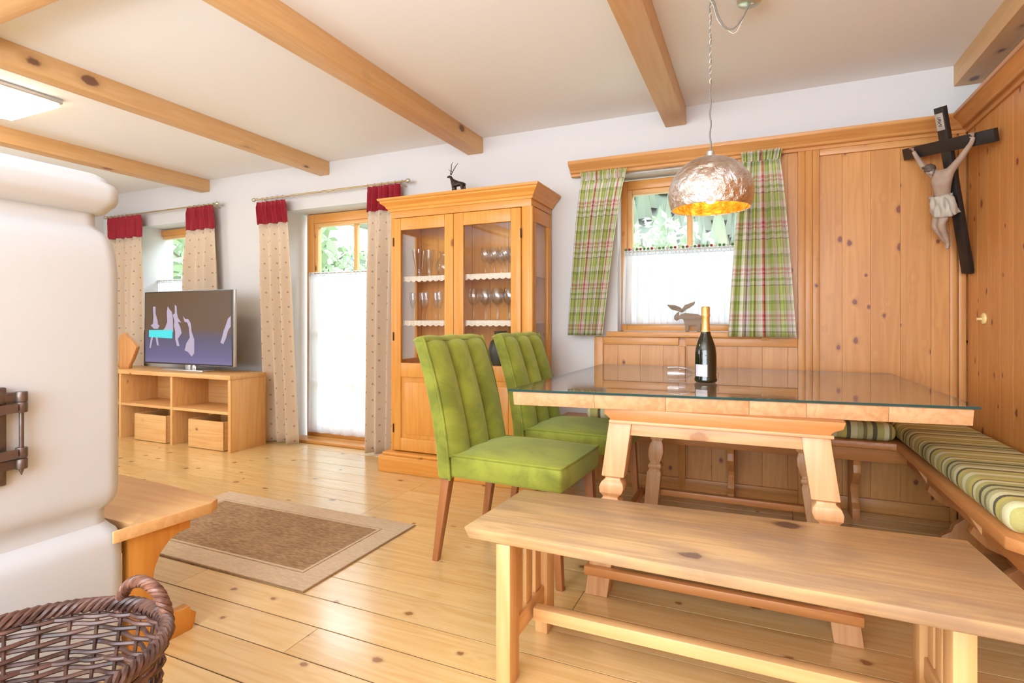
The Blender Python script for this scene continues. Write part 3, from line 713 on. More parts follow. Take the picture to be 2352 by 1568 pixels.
def screenmat():
    m, nt, b = newmat('tv_picture'); tc = nt.nodes.new('ShaderNodeTexCoord'); sx = nt.nodes.new('ShaderNodeSeparateXYZ')
    nt.links.new(tc.outputs['Object'], sx.inputs[0])
    h = math_(nt, 'SUBTRACT', sx.outputs[2], .05)
    c = ramp(nt, math_(nt, 'MULTIPLY', h, 1/.65), [(0, (.14, .13, .26)), (.12, (.10, .095, .20)), (.36, (.075, .07, .12)), (.50, (.095, .06, .04)), (1, (.085, .052, .028))])
    nt.links.new(c, b.inputs['Base Color']); nt.links.new(c, b.inputs['Emission Color']); b.inputs['Emission Strength'].default_value = .3
    b.inputs['Roughness'].default_value = .4; b.inputs['Specular IOR Level'].default_value = .15; return m
pic = obj('picture', bx(TX0+.012, TX1-.012, 3.2445, 3.247, TZ0+.016, TZ1-.01), screenmat(), tv)
Md = emis('dancer_glow', (.28, .25, .36), .4); Mc = emis('caption_cyan', (.03, .42, .48), .6)
def scr(px, py): # picture coordinates 0..1 left-right, 0..1 top-bottom
    return (TX0+.012+px*(TX1-TX0-.024), TZ1-.01-py*(TZ1-TZ0-.026))
def scol(nm, pts, m, yy=3.2432): obj(nm, B().prism([scr(*p) for p in pts], 'Y', yy, yy+.0015), m, tv)
scol('dancer', [(.10, .20), (.13, .20), (.13, .30), (.155, .40), (.16, .46), (.18, .47), (.16, .52), (.11, .52), (.07, .47), (.10, .45), (.105, .35)], Md)
scol('dancer', [(.28, .20), (.30, .24), (.33, .28), (.34, .36), (.345, .56), (.21, .56), (.25, .50), (.275, .42), (.27, .28)], Md)
scol('dancer', [(.365, .18), (.385, .20), (.39, .30), (.40, .36), (.44, .43), (.40, .42), (.43, .50), (.445, .58), (.40, .66), (.42, .76), (.39, .76), (.37, .66), (.37, .56), (.355, .48), (.36, .40), (.34, .32), (.365, .30)], Md)
scol('dancer', [(.46, .34), (.485, .38), (.52, .38), (.55, .44), (.56, .56), (.59, .66), (.59, .86), (.56, .90), (.52, .84), (.48, .82), (.50, .72), (.54, .64), (.53, .50), (.51, .43), (.48, .42)], Md)
scol('dancer', [(.99, .34), (.96, .38), (.94, .46), (.915, .54), (.90, .62), (.88, .70), (.91, .72), (.94, .64), (.96, .54), (.99, .48)], Md)
scol('dancer_leg', [(.075, .64), (.10, .64), (.07, .80), (.055, .80)], Md); scol('dancer_leg', [(.13, .64), (.155, .64), (.17, .76), (.15, .76)], Md)
scol('caption', [(.05, .54), (.34, .535), (.335, .655), (.05, .64)], Mc, 3.2424)

# ------------------------------------------------------------------ glass cabinet
cb = thing('display_cabinet', 'tall honey coloured wooden display cabinet with two glazed doors', 'cabinet', (-1.85, 3.4, 0))
CX0, CX1, CY0, CY1 = -2.385, -1.30, 3.227, 3.60
obj('plinth', B().box(CX0-.055, CX1+.055, CY0-.075, CY1, 0, .115).box(CX0-.035, CX1+.035, CY0-.055, CY1, .115, .135), M['cabX'], cb, bev=.006)
for (a, c) in ((CX0, CX0+.035), (CX1-.07, CX1)): obj('front_post', bx(a, c, CY0, CY0+.04, .135, 1.80), M['cabZ'], cb, bev=.008)
obj('turned_edge', B().tube([(CX1-.004, CY0+.008, .15), (CX1-.004, CY0+.008, 1.79)], .013, 10), M['cabZ'], cb, smooth=True)
for y0 in (CY1-.035,):
    for (a, c) in ((CX0, CX0+.025), (CX1-.025, CX1)): obj('back_post', bx(a, c, y0, CY1, .135, 1.80), M['cabZ'], cb, bev=.004)
for (a, c) in ((CX0, CX0+.022), (CX1-.022, CX1)):
    obj('side_panel', bx(a, c, CY0+.04, CY1-.035, .135, .70), M['cabZ'], cb, bev=.003)
    obj('side_rail', bx(a, c, CY0+.04, CY1-.035, .70, .78), M['cabY'], cb, bev=.003); obj('side_rail', bx(a, c, CY0+.04, CY1-.035, 1.70, 1.80), M['cabY'], cb, bev=.003)
    obj('side_stile', bx(a, c, CY0+.04, CY0+.085, .78, 1.70), M['cabZ'], cb, bev=.003); obj('side_stile', bx(a, c, CY1-.075, CY1-.035, .78, 1.70), M['cabZ'], cb, bev=.003)
    obj('side_glass', bx((a+c)/2-.002, (a+c)/2+.002, CY0+.083, CY1-.073, .775, 1.705), M['glass'], cb)
for i in range(7):
    s = (CX1-CX0-.05)/7; obj('back_board', bx(CX0+.025+i*s+.001, CX0+.025+(i+1)*s-.001, CY1-.014, CY1-.002, .135, 1.80), M['cabZ'], cb, bev=.001, bseg=1)
obj('frieze', bx(CX0, CX1, CY0-.002, CY1, 1.79, 1.845), M['cabX'], cb, bev=.003)
cor = [(0, 1.838), (.010, 1.838), (.014, 1.852), (.022, 1.858), (.030, 1.874), (.050, 1.890), (.056, 1.896), (.056, 1.905), (.066, 1.910), (.070, 1.925), (0, 1.925)]
cbm = B()
for i in range(len(cor)-1):
    (o0, z0), (o1, z1) = cor[i], cor[i+1]
    def rr_(o, z): return [(CX0-o, CY0-o, z), (CX1+o, CY0-o, z), (CX1+o, CY1, z), (CX0-o, CY1, z)]
    cbm.add(rr_(o0, z0)+rr_(o1, z1), [(0, 1, 5, 4), (1, 2, 6, 5), (2, 3, 7, 6), (3, 0, 4, 7)])
obj('cornice', cbm, M['cabX'], cb, recalc=True)
obj('cornice_top', bx(CX0-.07, CX1+.07, CY0-.07, CY1, 1.914, 1.9252), M['cabX'], cb, bev=.002)
obj('inner_base', bx(CX0+.022, CX1-.022, CY0+.04, CY1-.014, .72, .745), M['cabX'], cb)
SH = (1.372, 1.060)
for z in SH:
    s_ = obj('shelf', bx(CX0+.024, CX1-.024, CY0+.035, CY1-.015, z-.018, z), M['tvX'], cb)
def lace(a, c, z, y_, par):
    n = 120
    def f(u, v):
        x = a+(c-a)*u; sc_ = .030+.010*abs(math.sin(math.pi*u*(c-a)/.046)); return (x, y_-.002*math.sin(u*90), z-.001-v*sc_)
    o = obj('lace_edge', B().grid(f, n, 2), M['lace'], par, recalc=False, solid=.0015); return o
M['lace'] = plain('lace', (.80, .72, .60), .95, nscale=160, namt=.25)
for z in SH:
    lace(CX0+.06, -1.868, z+.004, CY0+.030, cb); lace(-1.86, CX1-.05, z+.004, CY0+.030, cb)
def cdoor(x0, x1, handle_x):
    d = obj('door', frame_z(x0, x1, .145, 1.785, CY0-.012, CY0+.014, (.075 if x0 > -2 else .058), (.07 if x0 > -2 else .068), (.09, .085), (.665, .765)), M['cabZ'], cb, bev=.004)
    obj('pane', bx(x0+.05, x1-.055, CY0, CY0+.003, .76, 1.71), M['glass'], d)
    obj('door_panel', bx(x0+.05, x1-.055, CY0-.001, CY0+.006, .225, .67), M['cabZ'], d)
    obj('raised_field', bx(x0+.085, x1-.09, CY0-.006, CY0, .265, .63), M['cabZ'], d, bev=.005)
    return d
def frame_z(x0, x1, z0, z1, ya, yb, wl, wr, wz, midr):
    b = B(); b.box(x0, x0+wl, ya, yb, z0, z1); b.box(x1-wr, x1, ya, yb, z0, z1)
    b.box(x0+wl, x1-wr, ya, yb, z0, z0+wz[0]); b.box(x0+wl, x1-wr, ya, yb, z1-wz[1], z1); b.box(x0+wl, x1-wr, ya, yb, *midr); return b
dl = cdoor(-2.35, -1.866, -1.90); dr = cdoor(-1.862, -1.37, -1.83)
obj('key_plate', B().lathe([(.010, 0), (.012, .004), (.006, .01)], (-1.836, CY0-.012, .95), 10, Matrix.Rotation(rad(90), 4, 'X')), M['darkmetal'], dr, smooth=True)
for x, d in ((-2.352, dl), (-1.368, dr)):
    for z in (.30, .95, 1.62): obj('hinge', B().tube([(x, CY0-.014, z-.03), (x, CY0-.014, z+.03)], .005, 8), M['darkmetal'], d, smooth=True)
# glassware
ORD = ('first', 'second', 'third', 'fourth', 'fifth', 'sixth', 'seventh')
def vase(): return [(.030, 0), (.032, .004), (.022, .03), (.030, .08), (.045, .16), (.052, .215), (.050, .215), (.043, .16), (.028, .08), (.018, .035), (.001, .03)]
def wine(s=1): return [(r*s, z*s) for r, z in [(.033, 0), (.032, .003), (.006, .008), (.0045, .02), (.0045, .085), (.010, .095), (.030, .115), (.038, .145), (.036, .175), (.030, .20), (.028, .20), (.034, .175), (.036, .145), (.028, .118), (.008, .1), (.001, .098)]]
def flute(): return [(.030, 0), (.029, .003), (.005, .008), (.004, .02), (.004, .075), (.010, .09), (.021, .13), (.024, .17), (.021, .21), (.019, .21), (.022, .17), (.019, .13), (.006, .095), (.001, .093)]
def jug(): return [(.04, 0), (.055, .01), (.07, .06), (.068, .10), (.04, .15), (.036, .17), (.048, .19), (.045, .19), (.032, .17), (.036, .15), (.062, .1), (.064, .06), (.04, .015), (.001, .012)]
def gl(nm, prof, x, y, z, lab, cat, grp, mat='crystal'):
    o = obj(nm, B().lathe(prof, (0, 0, 0), 18, cap=False), M[mat], smooth=True); o.location = (x, y, z); return tag(o, lab, cat, grp)
gl('glass_vase', vase(), -2.285, 3.44, SH[0], 'tall clear flared vase on the upper left shelf of the cabinet', 'vase', None)
gl('glass_vase', [(r*.8, z*.95) for r, z in vase()], -2.185, 3.42, SH[0], 'narrower clear vase beside the tall one in the cabinet', 'vase', None)
gl('glass_jug', jug(), -2.055, 3.43, SH[0], 'round bellied clear glass jug, upper left cabinet shelf', 'jug', None)
for i, (x, yy) in enumerate(((-1.70, 3.37), (-1.625, 3.36), (-1.55, 3.37), (-1.475, 3.36), (-1.72, 3.49), (-1.64, 3.50), (-1.56, 3.49), (-1.48, 3.50))):
    gl('wine_glass', wine(.95), x, yy, SH[0], 'small clear wine glass, %s of the %s row from the left, upper right cabinet shelf' % (ORD[i % 4], 'front' if i < 4 else 'back'), 'glass', 'wine glasses on the upper right shelf')
for i, (x, yy) in enumerate(((-2.245, 3.42), (-2.185, 3.38), (-2.135, 3.43), (-2.075, 3.38), (-2.02, 3.43), (-2.30, 3.38))):
    gl('champagne_flute', flute(), x, yy, SH[1], 'clear champagne flute on the middle left cabinet shelf, %s from the left' % ORD[(1, 2, 3, 4, 5, 0)[i]], 'glass', 'flutes on the middle left shelf')
for i, (x, yy) in enumerate(((-1.79, 3.37), (-1.745, 3.47), (-1.70, 3.37), (-1.65, 3.47), (-1.61, 3.37), (-1.56, 3.47), (-1.52, 3.37))):
    gl('wine_glass', wine(1.12), x, yy, SH[1], 'tall clear wine glass on the middle right cabinet shelf, %s from the left' % ORD[i], 'glass', 'wine glasses on the middle right shelf')
dj = thing('dark_jug', 'dark green rounded jug on the lowest cabinet shelf, behind the right door', 'jug', (-1.60, 3.40, .745))
M['dkgreen'] = plain('dark_glaze', (.02, .03, .018), .2, nscale=10, namt=.4)
obj('body', B().lathe([(.05, 0), (.075, .05), (.085, .11), (.07, .17), (.04, .20), (.04, .235), (.048, .245)], (-1.60, 3.40, .745), 20), M['dkgreen'], dj, smooth=True)
obj('handle', B().tube([(-1.55, 3.40, .97), (-1.50, 3.40, .96), (-1.49, 3.40, .91), (-1.525, 3.40, .87)], .008, 8), M['dkgreen'], dj, smooth=True)
# ------------------------------------------------------------------ stag on the cabinet, moose on the sill
def skin(name, pts, edges, rads, mat, parent, sub=2, root=0):
    me = bpy.data.meshes.new(name); off = Vector(parent['_w']) if parent is not None and '_w' in parent.keys() else Vector((0, 0, 0))
    me.from_pydata([tuple(Vector(p)-off) for p in pts], edges, []); me.materials.append(mat)
    o = bpy.data.objects.new(name, me); COL.objects.link(o)
    if parent is not None: o.parent = parent
    md = o.modifiers.new('skin', 'SKIN'); md.use_smooth_shade = True
    for i, r in enumerate(rads):
        sv = me.skin_vertices[0].data[i]; sv.radius = (r, r) if not isinstance(r, tuple) else r; sv.use_root = (i == root)
    s2 = o.modifiers.new('sub', 'SUBSURF'); s2.levels = sub; s2.render_levels = sub
    return o
sg = thing('stag_figurine', 'small dark bronze stag figurine on top of the display cabinet', 'figurine', (-1.90, 3.36, 1.9255))
z0 = 1.9255
def sp(x, z, y_=0): return (-1.985+x*.92, 3.36+y_, z0+z*.95)
P = [sp(.125, .105), sp(.075, .10), (sp(.045, .115)), sp(.025, .145), sp(.015, .165), sp(-.015, .160),                # rump, belly, chest, neck, head, nose
     sp(.130, .07, .012), sp(.142, .04, .012), sp(.138, .004, .012), sp(.120, .07, -.012), sp(.128, .04, -.012), sp(.124, .004, -.012),
     sp(.055, .065, .012), sp(.053, .035, .012), sp(.053, .004, .012), sp(.045, .065, -.012), sp(.042, .035, -.012), sp(.042, .004, -.012),
     sp(.142, .100), sp(.148, .085)]
obj_s = skin('body', P, [(0, 1), (1, 2), (2, 3), (3, 4), (4, 5), (0, 6), (6, 7), (7, 8), (0, 9), (9, 10), (10, 11), (2, 12), (12, 13), (13, 14), (2, 15), (15, 16), (16, 17), (0, 18), (18, 19)],
     [.019, .018, .019, .012, .011, .006, .010, .0055, .005, .010, .0055, .005, .009, .005, .005, .009, .005, .005, .006, .003], M['darkmetal'], sg, 2, 1)
for s in (-1, 1):
    obj('antler', B().tube([sp(.018, .175, .004*s), sp(.030, .205, .012*s), sp(.050 if s > 0 else .035, .24, .018*s), sp(.075 if s > 0 else .045, .262, .016*s)], [.0035, .003, .0025, .0012], 6).tube([sp(.026, .195, .010*s), sp(.008, .215, .014*s)], [.0025, .001], 6), M['darkmetal'], sg, smooth=True)
obj('plinth', bx(-1.985+.02, -1.985+.14, 3.34, 3.38, z0-.0005, z0+.004), M['darkmetal'], sg)
ms = thing('moose_cutout', 'flat wooden moose cutout on the window sill behind the bottle', 'figurine', (-.39, 3.66, .99))
def mp(px, py): return ((px-1567)*.00305-.415, .99+(745-py)*.00305*.98)
body = [(1555, 712), (1560, 707), (1568, 705), (1580, 706), (1592, 707), (1600, 711), (1603, 718), (1600, 722), (1599, 745), (1592, 745), (1591, 732), (1576, 732), (1576, 745), (1569, 745), (1568, 731), (1564, 718), (1558, 717), (1551, 722), (1546, 718), (1546, 711), (1551, 705), (1556, 702)]
obj('body', B().prism([mp(*p) for p in body], 'Y', 3.65, 3.67), M['moose'], ms, bev=.002)
obj('antler', B().prism([mp(*p) for p in [(1562, 704), (1553, 701), (1540, 697), (1533, 690), (1531, 686), (1536, 687), (1548, 688), (1557, 692), (1563, 697)]], 'Y', 3.652, 3.668), M['moose'], ms, bev=.002)
obj('antler', B().prism([mp(*p) for p in [(1560, 704), (1562, 696), (1567, 688), (1578, 684), (1588, 680), (1586, 687), (1578, 693), (1569, 698), (1564, 703)]], 'Y', 3.656, 3.672), M['moose'], ms, bev=.002)

# ------------------------------------------------------------------ chairs
def make_chair(lab, loc, rz):
    t = thing('dining_chair', lab, 'chair', loc, rz, 'green velvet dining chairs')
    W_ = .465; D = .50
    # seat: local x forward, y across 0..W_
    def dome(u, v):
        x = -.02+(D+.02)*u; y_ = W_*v
        e = min(1, min(u, 1-u, v, 1-v)*6); return (x, y_, .478+.028*math.sin(math.pi*min(1, max(0, u)))**.5*math.sin(math.pi*v)**.5 if 0 < v < 1 and 0 < u < 1 else .478)
    b = B(); b.box(-.02, D, 0, W_, .382, .478)
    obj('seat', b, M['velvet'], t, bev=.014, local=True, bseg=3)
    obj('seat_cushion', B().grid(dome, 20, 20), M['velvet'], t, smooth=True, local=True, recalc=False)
    rp = []
    for (x, y_) in ((-.02, .004), (D-.012, .004), (D-.004, .012), (D-.004, W_-.012), (D-.012, W_-.004), (-.02, W_-.004)): rp.append((x, y_, .479))
    obj('piping', B().tube(rp, .0055, 6), M['velvet'], t, smooth=True, local=True)
    # back: three vertical channels, leaning backwards
    def rear(z): # rear silhouette x of the back
        q = (z-.37)/(.985-.37); return -.075-.035*q-.105*q*q
    zs = [.372+(.985-.372)*i/16 for i in range(17)]
    yb0, yb1 = -.012, W_+.030
    core = B()
    def cf(u, v):
        z = .372+(.972-.372)*v; x = rear(z)
        ring = [(x, yb0), (x, yb1), (x+.062, yb1), (x+.062, yb0)]
        return (*ring[int(round(u*4)) % 4], z)
    core.grid(cf, 4, 16, closed_u=True)
    core.f += [[0, 1, 2, 3], [64, 65, 66, 67]]; core.m += [0, 0]
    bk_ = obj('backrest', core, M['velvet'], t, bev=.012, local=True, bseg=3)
    for k in range(3):
        def ch(u, v, k=k):
            wz = (yb1-yb0)/3; y_ = yb0+wz*(k+u)
            z = .47+(.988-.47)*v
            bul = math.sin(math.pi*u)**.6 if 0 < u < 1 else 0
            tp = max(0, (v-.90)/.10); tpp = math.sqrt(max(0, 1-tp*tp))
            lo = max(0, (.10-v)/.10)
            x = rear(z)+.050+(.052*bul)*(tpp*.85+.0)*(1-.0*lo)+.012*(1-v)**2
            if v > .9: x = rear(z)+.02+(x-rear(z)-.02)*(.35+.65*tpp); z = z - .012*(1-bul)*tp
            return (x, y_, z)
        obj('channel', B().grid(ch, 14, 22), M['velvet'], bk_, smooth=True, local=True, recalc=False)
    # rounded top roll
    for k in range(3):
        wz = (yb1-yb0)/3
        def tr(u, v, k=k):
            y_ = yb0+wz*(k+u); bul = math.sin(math.pi*u)**.5 if 0 < u < 1 else 0
            an = math.pi*v; hh = 0 if (k == 0 and u == 0) or (k == 2 and u == 1) else .012; return (rear(.975)+.033-.034*math.cos(an), y_, .968+(hh+.012*bul)*math.sin(an))
        obj('top_roll', B().grid(tr, 12, 8), M['velvet'], bk_, smooth=True, local=True, recalc=False)
    for yy in (yb0, yb1):
        obj('piping', B().tube([(rear(z)+.064, yy, z) for z in zs], .0055, 6), M['velvet'], bk_, smooth=True, local=True)
    # legs
    def leg(xt, xb, ya, yb_):
        s, s2 = .022, .014
        o = B().hexa([(xb-s2, yb_-s2, 0), (xb+s2, yb_-s2, 0), (xb+s2, yb_+s2, 0), (xb-s2, yb_+s2, 0)], [(xt-s, ya-s, .39), (xt+s, ya-s, .39), (xt+s, ya+s, .39), (xt-s, ya+s, .39)])
        obj('leg', o, M['leg'], t, bev=.003, local=True)
    leg(-.045, -.105, .028, .022); leg(-.045, -.105, W_-.028, W_-.022); leg(D-.045, D-.015, .03, .025); leg(D-.045, D-.015, W_-.03, W_-.025)
    return t
ch1 = make_chair('green velvet channel back dining chair nearest the rug', (-1.185, 2.045, 0), rad(-3.5))
dup(ch1, (-1.118, 2.715, 0), rad(-2.5), 'green velvet channel back dining chair further back, beside the display cabinet')

# ------------------------------------------------------------------ dining table
tt = thing('dining_table', 'square rustic wooden dining table with splayed turned legs', 'table', (-.13, 2.7, 0))
yA = 1.985; yB = 2.165
cuts = [-.88, -.56, -.30, -.02, .16, .40, .63]
for a, c in zip(cuts, cuts[1:]):
    def yn(x): return yA+(yB-yA)*(x+.88)/1.51
    e = R.uniform(-.0003, .0003)
    obj('table_board', B().hexa([(a+.0004, yn(a)+.012, .722), (c-.0004, yn(c)+.012, .722), (c-.0004, 3.40, .722), (a+.0004, 3.40, .722)], [(a+.0004, yn(a)+e*3, .774+e*.3), (c-.0004, yn(c)+e*3, .774+e*.3), (c-.0004, 3.40, .774+e*.3), (a+.0004, 3.40, .774+e*.3)]), M['tabY'], tt, bev=.001)
for yy in (2.06, 3.05):
    pr = [(-.53, .724), (-.53, .700), (-.515, .690), (-.505, .678), (.225, .678), (.235, .690), (.262, .700), (.27, .724)]
    obj('batten', B().prism(pr, 'Y', yy, yy+.07), M['seatX'], tt, bev=.003)
    obj('lip', bx(-.51, .235, yy-.008, yy+.075, .668, .680), M['tabX'], tt, bev=.003)
    obj('apron', bx(-.45, .16, yy+.015, yy+.04, .622, .668), M['tabX'], tt, bev=.003)
for xx in (-.49, .185): obj('apron', bx(xx, xx+.03, 2.13, 3.06, .60, .724), M['tabY'], tt, bev=.003)
def tleg(xt, xb, yt, yb_, far=False):
    Zs = [.668, .462, .457, .450, .437, .417, .397, .384, .377, .362, .22, .14, 0]
    Ws = [.043, .043, .030, .028, .042, .047, .042, .030, .029, .042, .042, .043, .043]
    if far:
        Zs = [.668, .455, .445, .43, .415, .40, .375, .34, .30, .280, .268, .255, .242, .228, .12, 0]
        Ws = [.034, .034, .026, .036, .036, .026, .036, .040, .034, .026, .034, .036, .028, .037, .037, .037]
    b = B()
    for i, (z, h) in enumerate(zip(Zs, Ws)):
        q = 1-z/.668; cx = xt+(xb-xt)*q; cy = yt+(yb_-yt)*q
        d = .034 if h > .03 else .024
        b.v += [Vector((cx-h, cy-d, z)), Vector((cx+h, cy-d, z)), Vector((cx+h, cy+d, z)), Vector((cx-h, cy+d, z))]
    n = len(Zs)
    for i in range(n-1):
        for k in range(4): b.f.append([i*4+k, i*4+(k+1) % 4, (i+1)*4+(k+1) % 4, (i+1)*4+k]); b.m.append(0)
    b.f += [[0, 1, 2, 3], [4*n-4, 4*n-3, 4*n-2, 4*n-1]]; b.m += [0, 0]
    obj('leg', b, M['tabZ'], tt, bev=.003)
tleg(-.470, -.560, 2.10, 2.085); tleg(.183, .278, 2.10, 2.10); tleg(-.470, -.530, 3.085, 3.10, True); tleg(.183, .278, 3.085, 3.10, True)
obj('foot_rail', bx(-.60, .315, 2.025, 2.056, .085, .118), M['seatX'], tt, bev=.004)
obj('foot_rail', bx(-.56, .31, 3.13, 3.16, .085, .118), M['seatX'], tt, bev=.004)
for x0 in (-.60, .28): obj('foot_rail', bx(x0, x0+.032, 2.056, 3.13, .085, .118), M['seatY'], tt, bev=.004)
for k in range(3): obj('foot_board', bx(-.50, .22, 2.125+k*.085, 2.205+k*.085, .098, .116), M['benchtop'], tt, bev=.002)
gt = thing('glass_sheet', 'clear glass sheet covering the dining table, dark green edge', 'glass sheet', (-.13, 2.7, .777))
pl = [(-.893, 1.972), (.645, 2.155), (.645, 3.408), (-.893, 3.408)]
b = B(); b.prism(pl, 'Z', .7775, .7855)
b.m = [0, 0, 1, 1, 1, 1]
obj('sheet', b, [M['tglass'], M['gedge']], gt)
# bottle
bt = thing('wine_bottle', 'dark sparkling wine bottle with gold foil neck on the glass table', 'bottle', (-.20, 2.549, .7865))
BZ = .7865
M['bglass'] = plain('dark_bottle_glass', (.008, .010, .004), .06, nscale=4, spec=.8)
M['bfoil'] = plain('gold_foil', (.80, .48, .16), .38, .75, bumps=.3, bscale=60)
M['blabel'] = plain('paper_label', (.62, .62, .66), .6, nscale=50, namt=.06)
obj('glass_body', B().lathe([(.001, .004), (.040, .0), (.047, .006), (.048, .014), (.0455, .022), (.0455, .10), (.0452, .125), (.041, .155), (.032, .185), (.022, .210), (.0165, .235), (.0155, .30), (.0155, .31)], (-.2, 2.549, BZ), 32), M['bglass'], bt, smooth=True)
obj('foil_sleeve', B().lathe([(.0195, .222), (.0172, .24), (.0168, .285), (.0185, .290), (.0190, .298), (.0175, .302), (.0180, .328), (.015, .333)], (-.2, 2.549, BZ), 24), M['bfoil'], bt, smooth=True)
lb = B()
camdir = math.atan2(-2.549, .2)
def lf(u, v):
    an = camdir-.75+(1.25)*u-.35; return (-.2+.0462*math.cos(an), 2.549+.0462*math.sin(an), BZ+.028+.052*v)
obj('label', lb.grid(lf, 14, 2), M['blabel'], bt, smooth=True, recalc=False)
obj('emblem', B().grid(lambda u, v: (-.2+(.0462-.02*v*.3)*math.cos(camdir-.05+.22*u), 2.549+(.0462-.02*v*.3)*math.sin(camdir-.05+.22*u), BZ+.118+.016*v), 6, 3), plain('emblem_green', (.08, .10, .02), .3, .5, nscale=20), bt, recalc=False)
# fallen flute
fg = thing('champagne_flute', 'clear stemmed glass lying on its side next to the bottle on the table', 'glass', (-.30, 2.57, .786))
def rotm(): return Matrix.Rotation(rad(6), 4, 'Z') @ Matrix.Rotation(rad(-90), 4, 'Y')
prof = [(.032, -.115), (.031, -.113), (.004, -.108), (.0038, -.02), (.010, -.005), (.026, .022), (.031, .06), (.029, .105), (.0275, .105), (.0295, .06), (.0245, .024), (.008, 0), (.001, -.003)]
obj('bowl_and_stem', B().lathe(prof, (-.262, 2.585, .7865+.0315), 24, rotm(), cap=False), M['crystal'], fg, smooth=True)
# ------------------------------------------------------------------ pendant lamp
LX, LY = -.172, 2.43
pl_ = thing('pendant_lamp', 'domed silver leaf pendant lamp with gold inside hanging over the table', 'lamp', (LX, LY, 1.46))
CZL = 1.46; RL = .170
prof = []
for i in range(19):
    an = rad(-22+112*i/18); prof.append((RL*math.cos(an), CZL+.125+RL*.93*math.sin(an)))
prof[-1] = (.012, prof[-1][1])
zs_low = prof[0][1]
sh = B().lathe([(r, z) for r, z in prof], (LX, LY, 0), 48, cap=False); obj('shade', sh, M['foil'], pl_, smooth=True)
obj('inner_shade', B().lathe([(r-.0035, z+.0005) for r, z in prof[:-1]], (LX, LY, 0), 48, cap=False), M['gold'], pl_, smooth=True)
zt = prof[-1][1]
obj('rim', B().tube([(LX+(prof[0][0]-.0018)*math.cos(k*math.pi/24), LY+(prof[0][0]-.0018)*math.sin(k*math.pi/24), zs_low) for k in range(48)], .0028, 6, closed=True), M['foil'], pl_, smooth=True)
obj('socket', B().lathe([(.016, zt-.004), (.016, zt+.02), (.008, zt+.026)], (LX, LY, 0), 14), M['tvframe'], pl_, smooth=True)
obj('lamp_holder', B().lathe([(.02, zt-.10), (.02, zt-.006)], (LX, LY, 0), 14), M['tvframe'], pl_, smooth=True)
obj('bulb', B().lathe([(.012, -.05), (.028, -.035), (.042, -.005), (.040, .022), (.022, .045), (.012, .06)], (LX, LY, zt-.145), 18), emis('bulb_glow', (1, .80, .50), 16), pl_, smooth=True)
M['cord'] = plain('lamp_cord', (.22, .20, .17), .4, nscale=30); M['cordc'] = plain('clear_cord', (.62, .58, .52), .3, nscale=30)
zc = CZ
cp = B(); pts = [(LX+.0025*math.sin(k*1.1), LY+.002*math.cos(k*1.7), zt+.024+(zc-.03-zt-.024)*k/40) for k in range(41)]
sw = [(LX+.005, LY, zc-.02), (LX+.012, LY, zc-.022)] + [(LX+.012+(.165-.012)*q/12, LY+.01*q/12, zc-.03-.125*math.sin(math.pi*(q/12)**.85)) for q in range(1, 12)] + [(LX+.165, LY+.01, zc-.045)]
obj('cord', B().tube(pts, .0035, 6).tube(sw, .0042, 6), M['cord'], pl_, smooth=True)
cp2 = [(LX+.004*math.cos(k*1.3), LY+.004*math.sin(k*1.3), zt+.3+(zc-.03-zt-.3)*k/60) for k in range(61)]
obj('steel_wire', B().tube(cp2, .002, 5).tube([(p[0], p[1]+.003, p[2]-.012-.012*math.sin(i)) for i, p in enumerate(sw)], .002, 5), M['cordc'], pl_, smooth=True)
obj('hook', B().tube([(LX, LY, zc+.002), (LX, LY, zc-.02), (LX+.006, LY, zc-.032), (LX+.013, LY, zc-.022)], .0025, 6), M['cordc'], pl_, smooth=True)
obj('canopy', B().lathe([(.050, .002), (.052, -.005), (.048, -.055), (.044, -.060), (.012, -.062)], (LX+.150, LY+.01, zc), 28), M['card'], pl_, smooth=True)
# ------------------------------------------------------------------ ceiling lamp
cl = thing('ceiling_lamp', 'square glowing white ceiling lamp between the beams at upper left', 'lamp', (-4.17, 1.66, 2.38))
obj('body', bx(-4.47, -3.88, 1.36, 1.95, 2.385, CZ), M['tvframe'], cl, bev=.006)
Ml = emis('lamp_diffuser', (1, .84, .62), 15)
obj('diffuser', bx(-4.46, -3.89, 1.43, 1.88, 2.358, 2.386), Ml, cl, bev=.006)
for ya, yb_ in ((1.365, 1.425), (1.885, 1.945)): obj('side_diffuser', bx(-4.45, -3.90, ya, yb_, 2.366, 2.387), Ml, cl, bev=.01)
# ------------------------------------------------------------------ bench in front
fbn = thing('wooden_bench', 'long worn pine bench with slatted end frames in the foreground', 'bench', (-.12, 1.63, 0))
obj('seat_board', B().hexa([(-.775, 1.425, .412), (.555, 1.395, .412), (.535, 1.885, .412), (-.760, 1.815, .412)], [(-.785, 1.410, .45), (.565, 1.385, .45), (.535, 1.89, .45), (-.765, 1.82, .45)]), M['benchtop'], fbn, bev=.006)
def endframe(x0, x1, ya, yb_):
    obj('post', bx(x0, x1, ya, ya+.07, 0, .412), M['benchZ'], fbn, bev=.004); obj('post', bx(x0, x1, yb_-.07, yb_, 0, .412), M['benchZ'], fbn, bev=.004)
    obj('upper_rail', bx(x0+.010, x1-.010, ya+.07, yb_-.07, .355, .412), M['benchY'], fbn, bev=.003)
    obj('lower_rail', bx(x0+.010, x1-.010, ya+.07, yb_-.07, .105, .165), M['benchY'], fbn, bev=.003)
    L = yb_-ya-.14
    for k in range(3):
        yc = ya+.07+L*(k+.5)/3; obj('slat', bx(x0+.016, x1-.016, yc-.024, yc+.024, .165, .355), M['benchZ'], fbn, bev=.004)
endframe(-.685, -.640, 1.425, 1.80); endframe(.398, .443, 1.50, 1.84)
obj('stretcher', bx(-.640, .398, 1.600, 1.638, .112, .152), M['benchX'], fbn, bev=.004)
